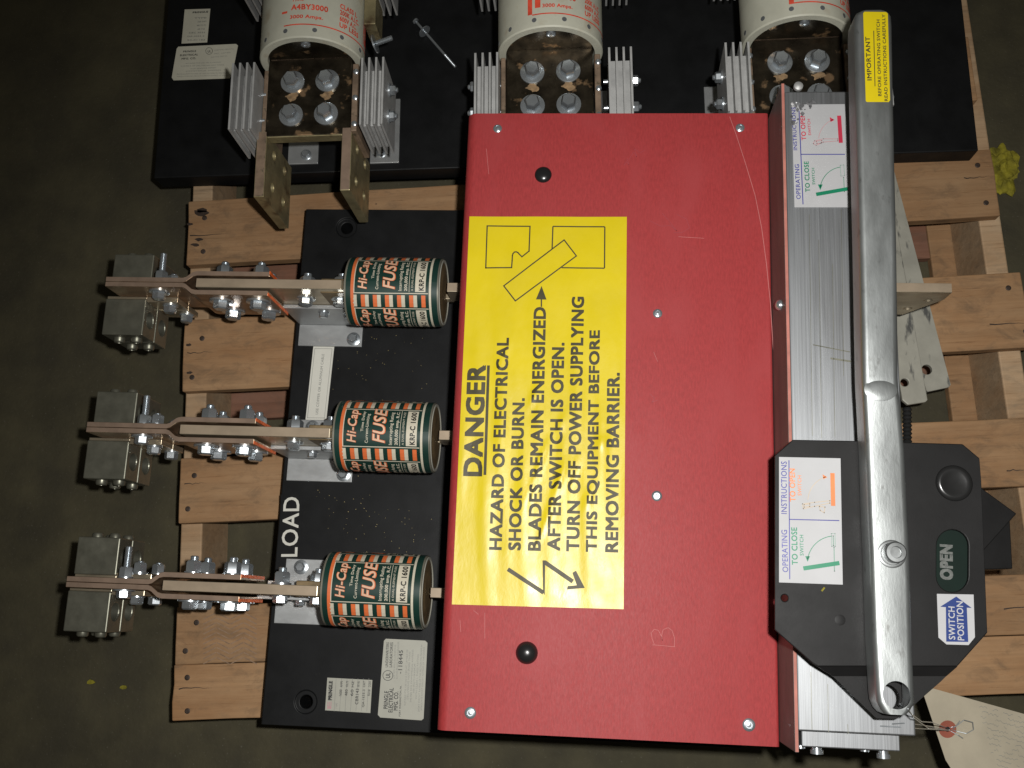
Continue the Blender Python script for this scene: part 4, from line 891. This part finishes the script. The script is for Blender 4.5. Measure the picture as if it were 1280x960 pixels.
A = at(1093.8, 107.8, zl(107) + .0012); B = at(1092.2, 38.4, zl(38) + .0012); q = Vector((.0003, 0, 0)); m.add([A - q, A + q, B + q, B - q], [(0, 1, 2, 3)])
m.build('important_lettering', M['inkflat'], hl_)

# ============================================================ manila tag on a wire
tg = empty('manila_tag', at(1220, 920, .25), 'manila paper tag tied by thin wire to the handle end, lower right corner', 'tag')
def tagz(x, y):
    z = .25
    for _ in range(12): p = at(x, y, z); z = .262 - .22 * (p.x - .355) + .12 * (p.y + .075)
    return z
out = [(1154, 866.5), (1166, 860.5), (1282, 893), (1400, 927), (1360, 1060), (1215, 1020), (1189, 961), (1182, 950)]
tv = [at(x, y, tagz(x, y)) for x, y in out]; n = len(tv)
hc_ = (1184.5, 911.5)
def ringpts(r, dz, k=24): return [at(hc_[0] + r * math.cos(2 * math.pi * i / k), hc_[1] + r * math.sin(2 * math.pi * i / k), tagz(hc_[0] + r * math.cos(2 * math.pi * i / k), hc_[1] + r * math.sin(2 * math.pi * i / k)) + dz) for i in range(k)]
m = MB(); m.add(tv + [p - Vector((0, 0, .0004)) for p in tv], [tuple(range(n)), tuple(range(2 * n - 1, n - 1, -1))] + [(i, n + i, n + (i + 1) % n, (i + 1) % n) for i in range(n)]); card = m.build('card', M['manila'], tg, fix=True)
m = MB(); R_ = ringpts(11, .0006); r_ = ringpts(3.2, .0006); k = 24; m.add(R_ + r_, [(i, (i + 1) % k, k + (i + 1) % k, k + i) for i in range(k)]); m.build('ring', M['ring'], card)
m = MB(); m.add(ringpts(3.2, .0007), [tuple(range(24))]); m.build('eyelet', M['inkflat'], card)
m = MB(); rnd = random.Random(11)
for i in range(17):
    x = 1221 + i * 1.9; y = 882 + i * 6.6; xx = x + rnd.uniform(0, 6); prev = None
    while xx < 1300:
        if rnd.random() < .10: xx += 5; prev = None; continue
        yy = y + (xx - x) * .27 + rnd.uniform(-1.7, 1.7); cur = at(xx, yy, tagz(xx, yy) + .0009)
        if prev is not None: q = Vector((0, .00022, 0)); m.add([prev - q, cur - q, cur + q, prev + q], [(0, 1, 2, 3)])
        prev = cur; xx += 1.7
m.build('handwriting', M['greyink'], card)
m = MB()
def wpath(pts, r=.00045): m.path([at(x, y, z) for x, y, z in pts], r, 6)
wpath([(1125, 880, .522), (1140, 893, .49), (1152, 902, .40), (1165, 903, .33), (1184, 910, .2585), (1195, 908, .262), (1205, 900, .264), (1216, 903, .262), (1217, 912, .26), (1208, 917, .26), (1196, 914, .2585), (1186, 911, .258)])
wpath([(1115, 905, .447), (1130, 904, .446), (1150, 906, .40), (1168, 909, .33), (1185, 912, .2585), (1198, 919, .26), (1204, 923, .26)])
wpath([(1100, 907.5, .447), (1125, 909, .447), (1150, 911, .38), (1175, 912, .30), (1190, 913, .259), (1197, 905, .262), (1200, 901, .262)])
wpath([(1135, 886, .523), (1142, 897, .49), (1150, 903, .42), (1160, 910, .36), (1180, 912, .27)])
m.build('wire', M['zinc'], tg, fix=True)

# ============================================================ two whitewashed metal straps on the pallet
for (q, z0, hole, lab) in (([(1096, 140), (1098, 139), (1188.5, 481), (1186, 484), (1160, 489.5), (1158, 488), (1070, 150)], .140, (1158.5, 462, 6.5), 'whitewashed metal strap, the longer and more scuffed one, right of the handle'),
                           ([(1085, 200), (1117, 260), (1159.8, 500), (1157, 502.5), (1135, 506), (1128, 500), (1086, 260)], .152, (1131, 478, 5), 'whitewashed metal strap lying on top, nearest the handle')):
    s0 = P(z0, *q); h = at(hole[0], hole[1], z0)
    e = empty('metal_strap', (h.x, h.y, z0 - .006), lab, 'metal strap')
    me = MB().prism(s0, z0 - .006, z0).mesh(); me = cut(me, [MB().tube((h.x, h.y, z0 - .02), (h.x, h.y, z0 + .02), K(hole[2], z0), n=24).mesh()])
    link('bar', me, M['strap'], e, bevel=.001)

# ============================================================ scraps on the floor
bm = bmesh.new(); bmesh.ops.create_icosphere(bm, subdivisions=4, radius=1)
from mathutils import noise as mn
for v in bm.verts:
    c = v.co.copy(); h = .92 + .75 * mn.noise(c * 1.7 + Vector((3, 1, 0))) + .16 * mn.noise(c * 4) + .05 * abs(mn.noise(c * 11)); v.co = Vector((c.x * .022 * h, c.y * .030 * h, max(-.4, c.z + .25 * mn.noise(c * 3.3)) * .010 * h))
q = at(1252, 211, .012); bmesh.ops.translate(bm, verts=bm.verts, vec=q); me = bpy.data.meshes.new('crumpled_paper'); bm.to_mesh(me); bm.free()
prop(link('crumpled_paper', me, M['dust']), 'crumpled yellow paper lump on the floor beside the pallet corner', 'paper scrap')
for (x, y, r, lab) in ((113, 853, .0055, 'larger yellow chip on the bare floor at lower left'), (154, 859, .004, 'smaller yellow chip on the floor, nearer the pallet')):
    p = at(x, y, .002); pts = [(p.x + r * (.7 + .5 * random.random()) * math.cos(a) * 1.2, p.y + r * .6 * (.7 + .5 * random.random()) * math.sin(a)) for a in [i * .9 for i in range(7)]]
    prop(MB().prism(pts, .0004, .0022).build('paper_chip', M['dust'], fix=True), lab, 'paper scrap')
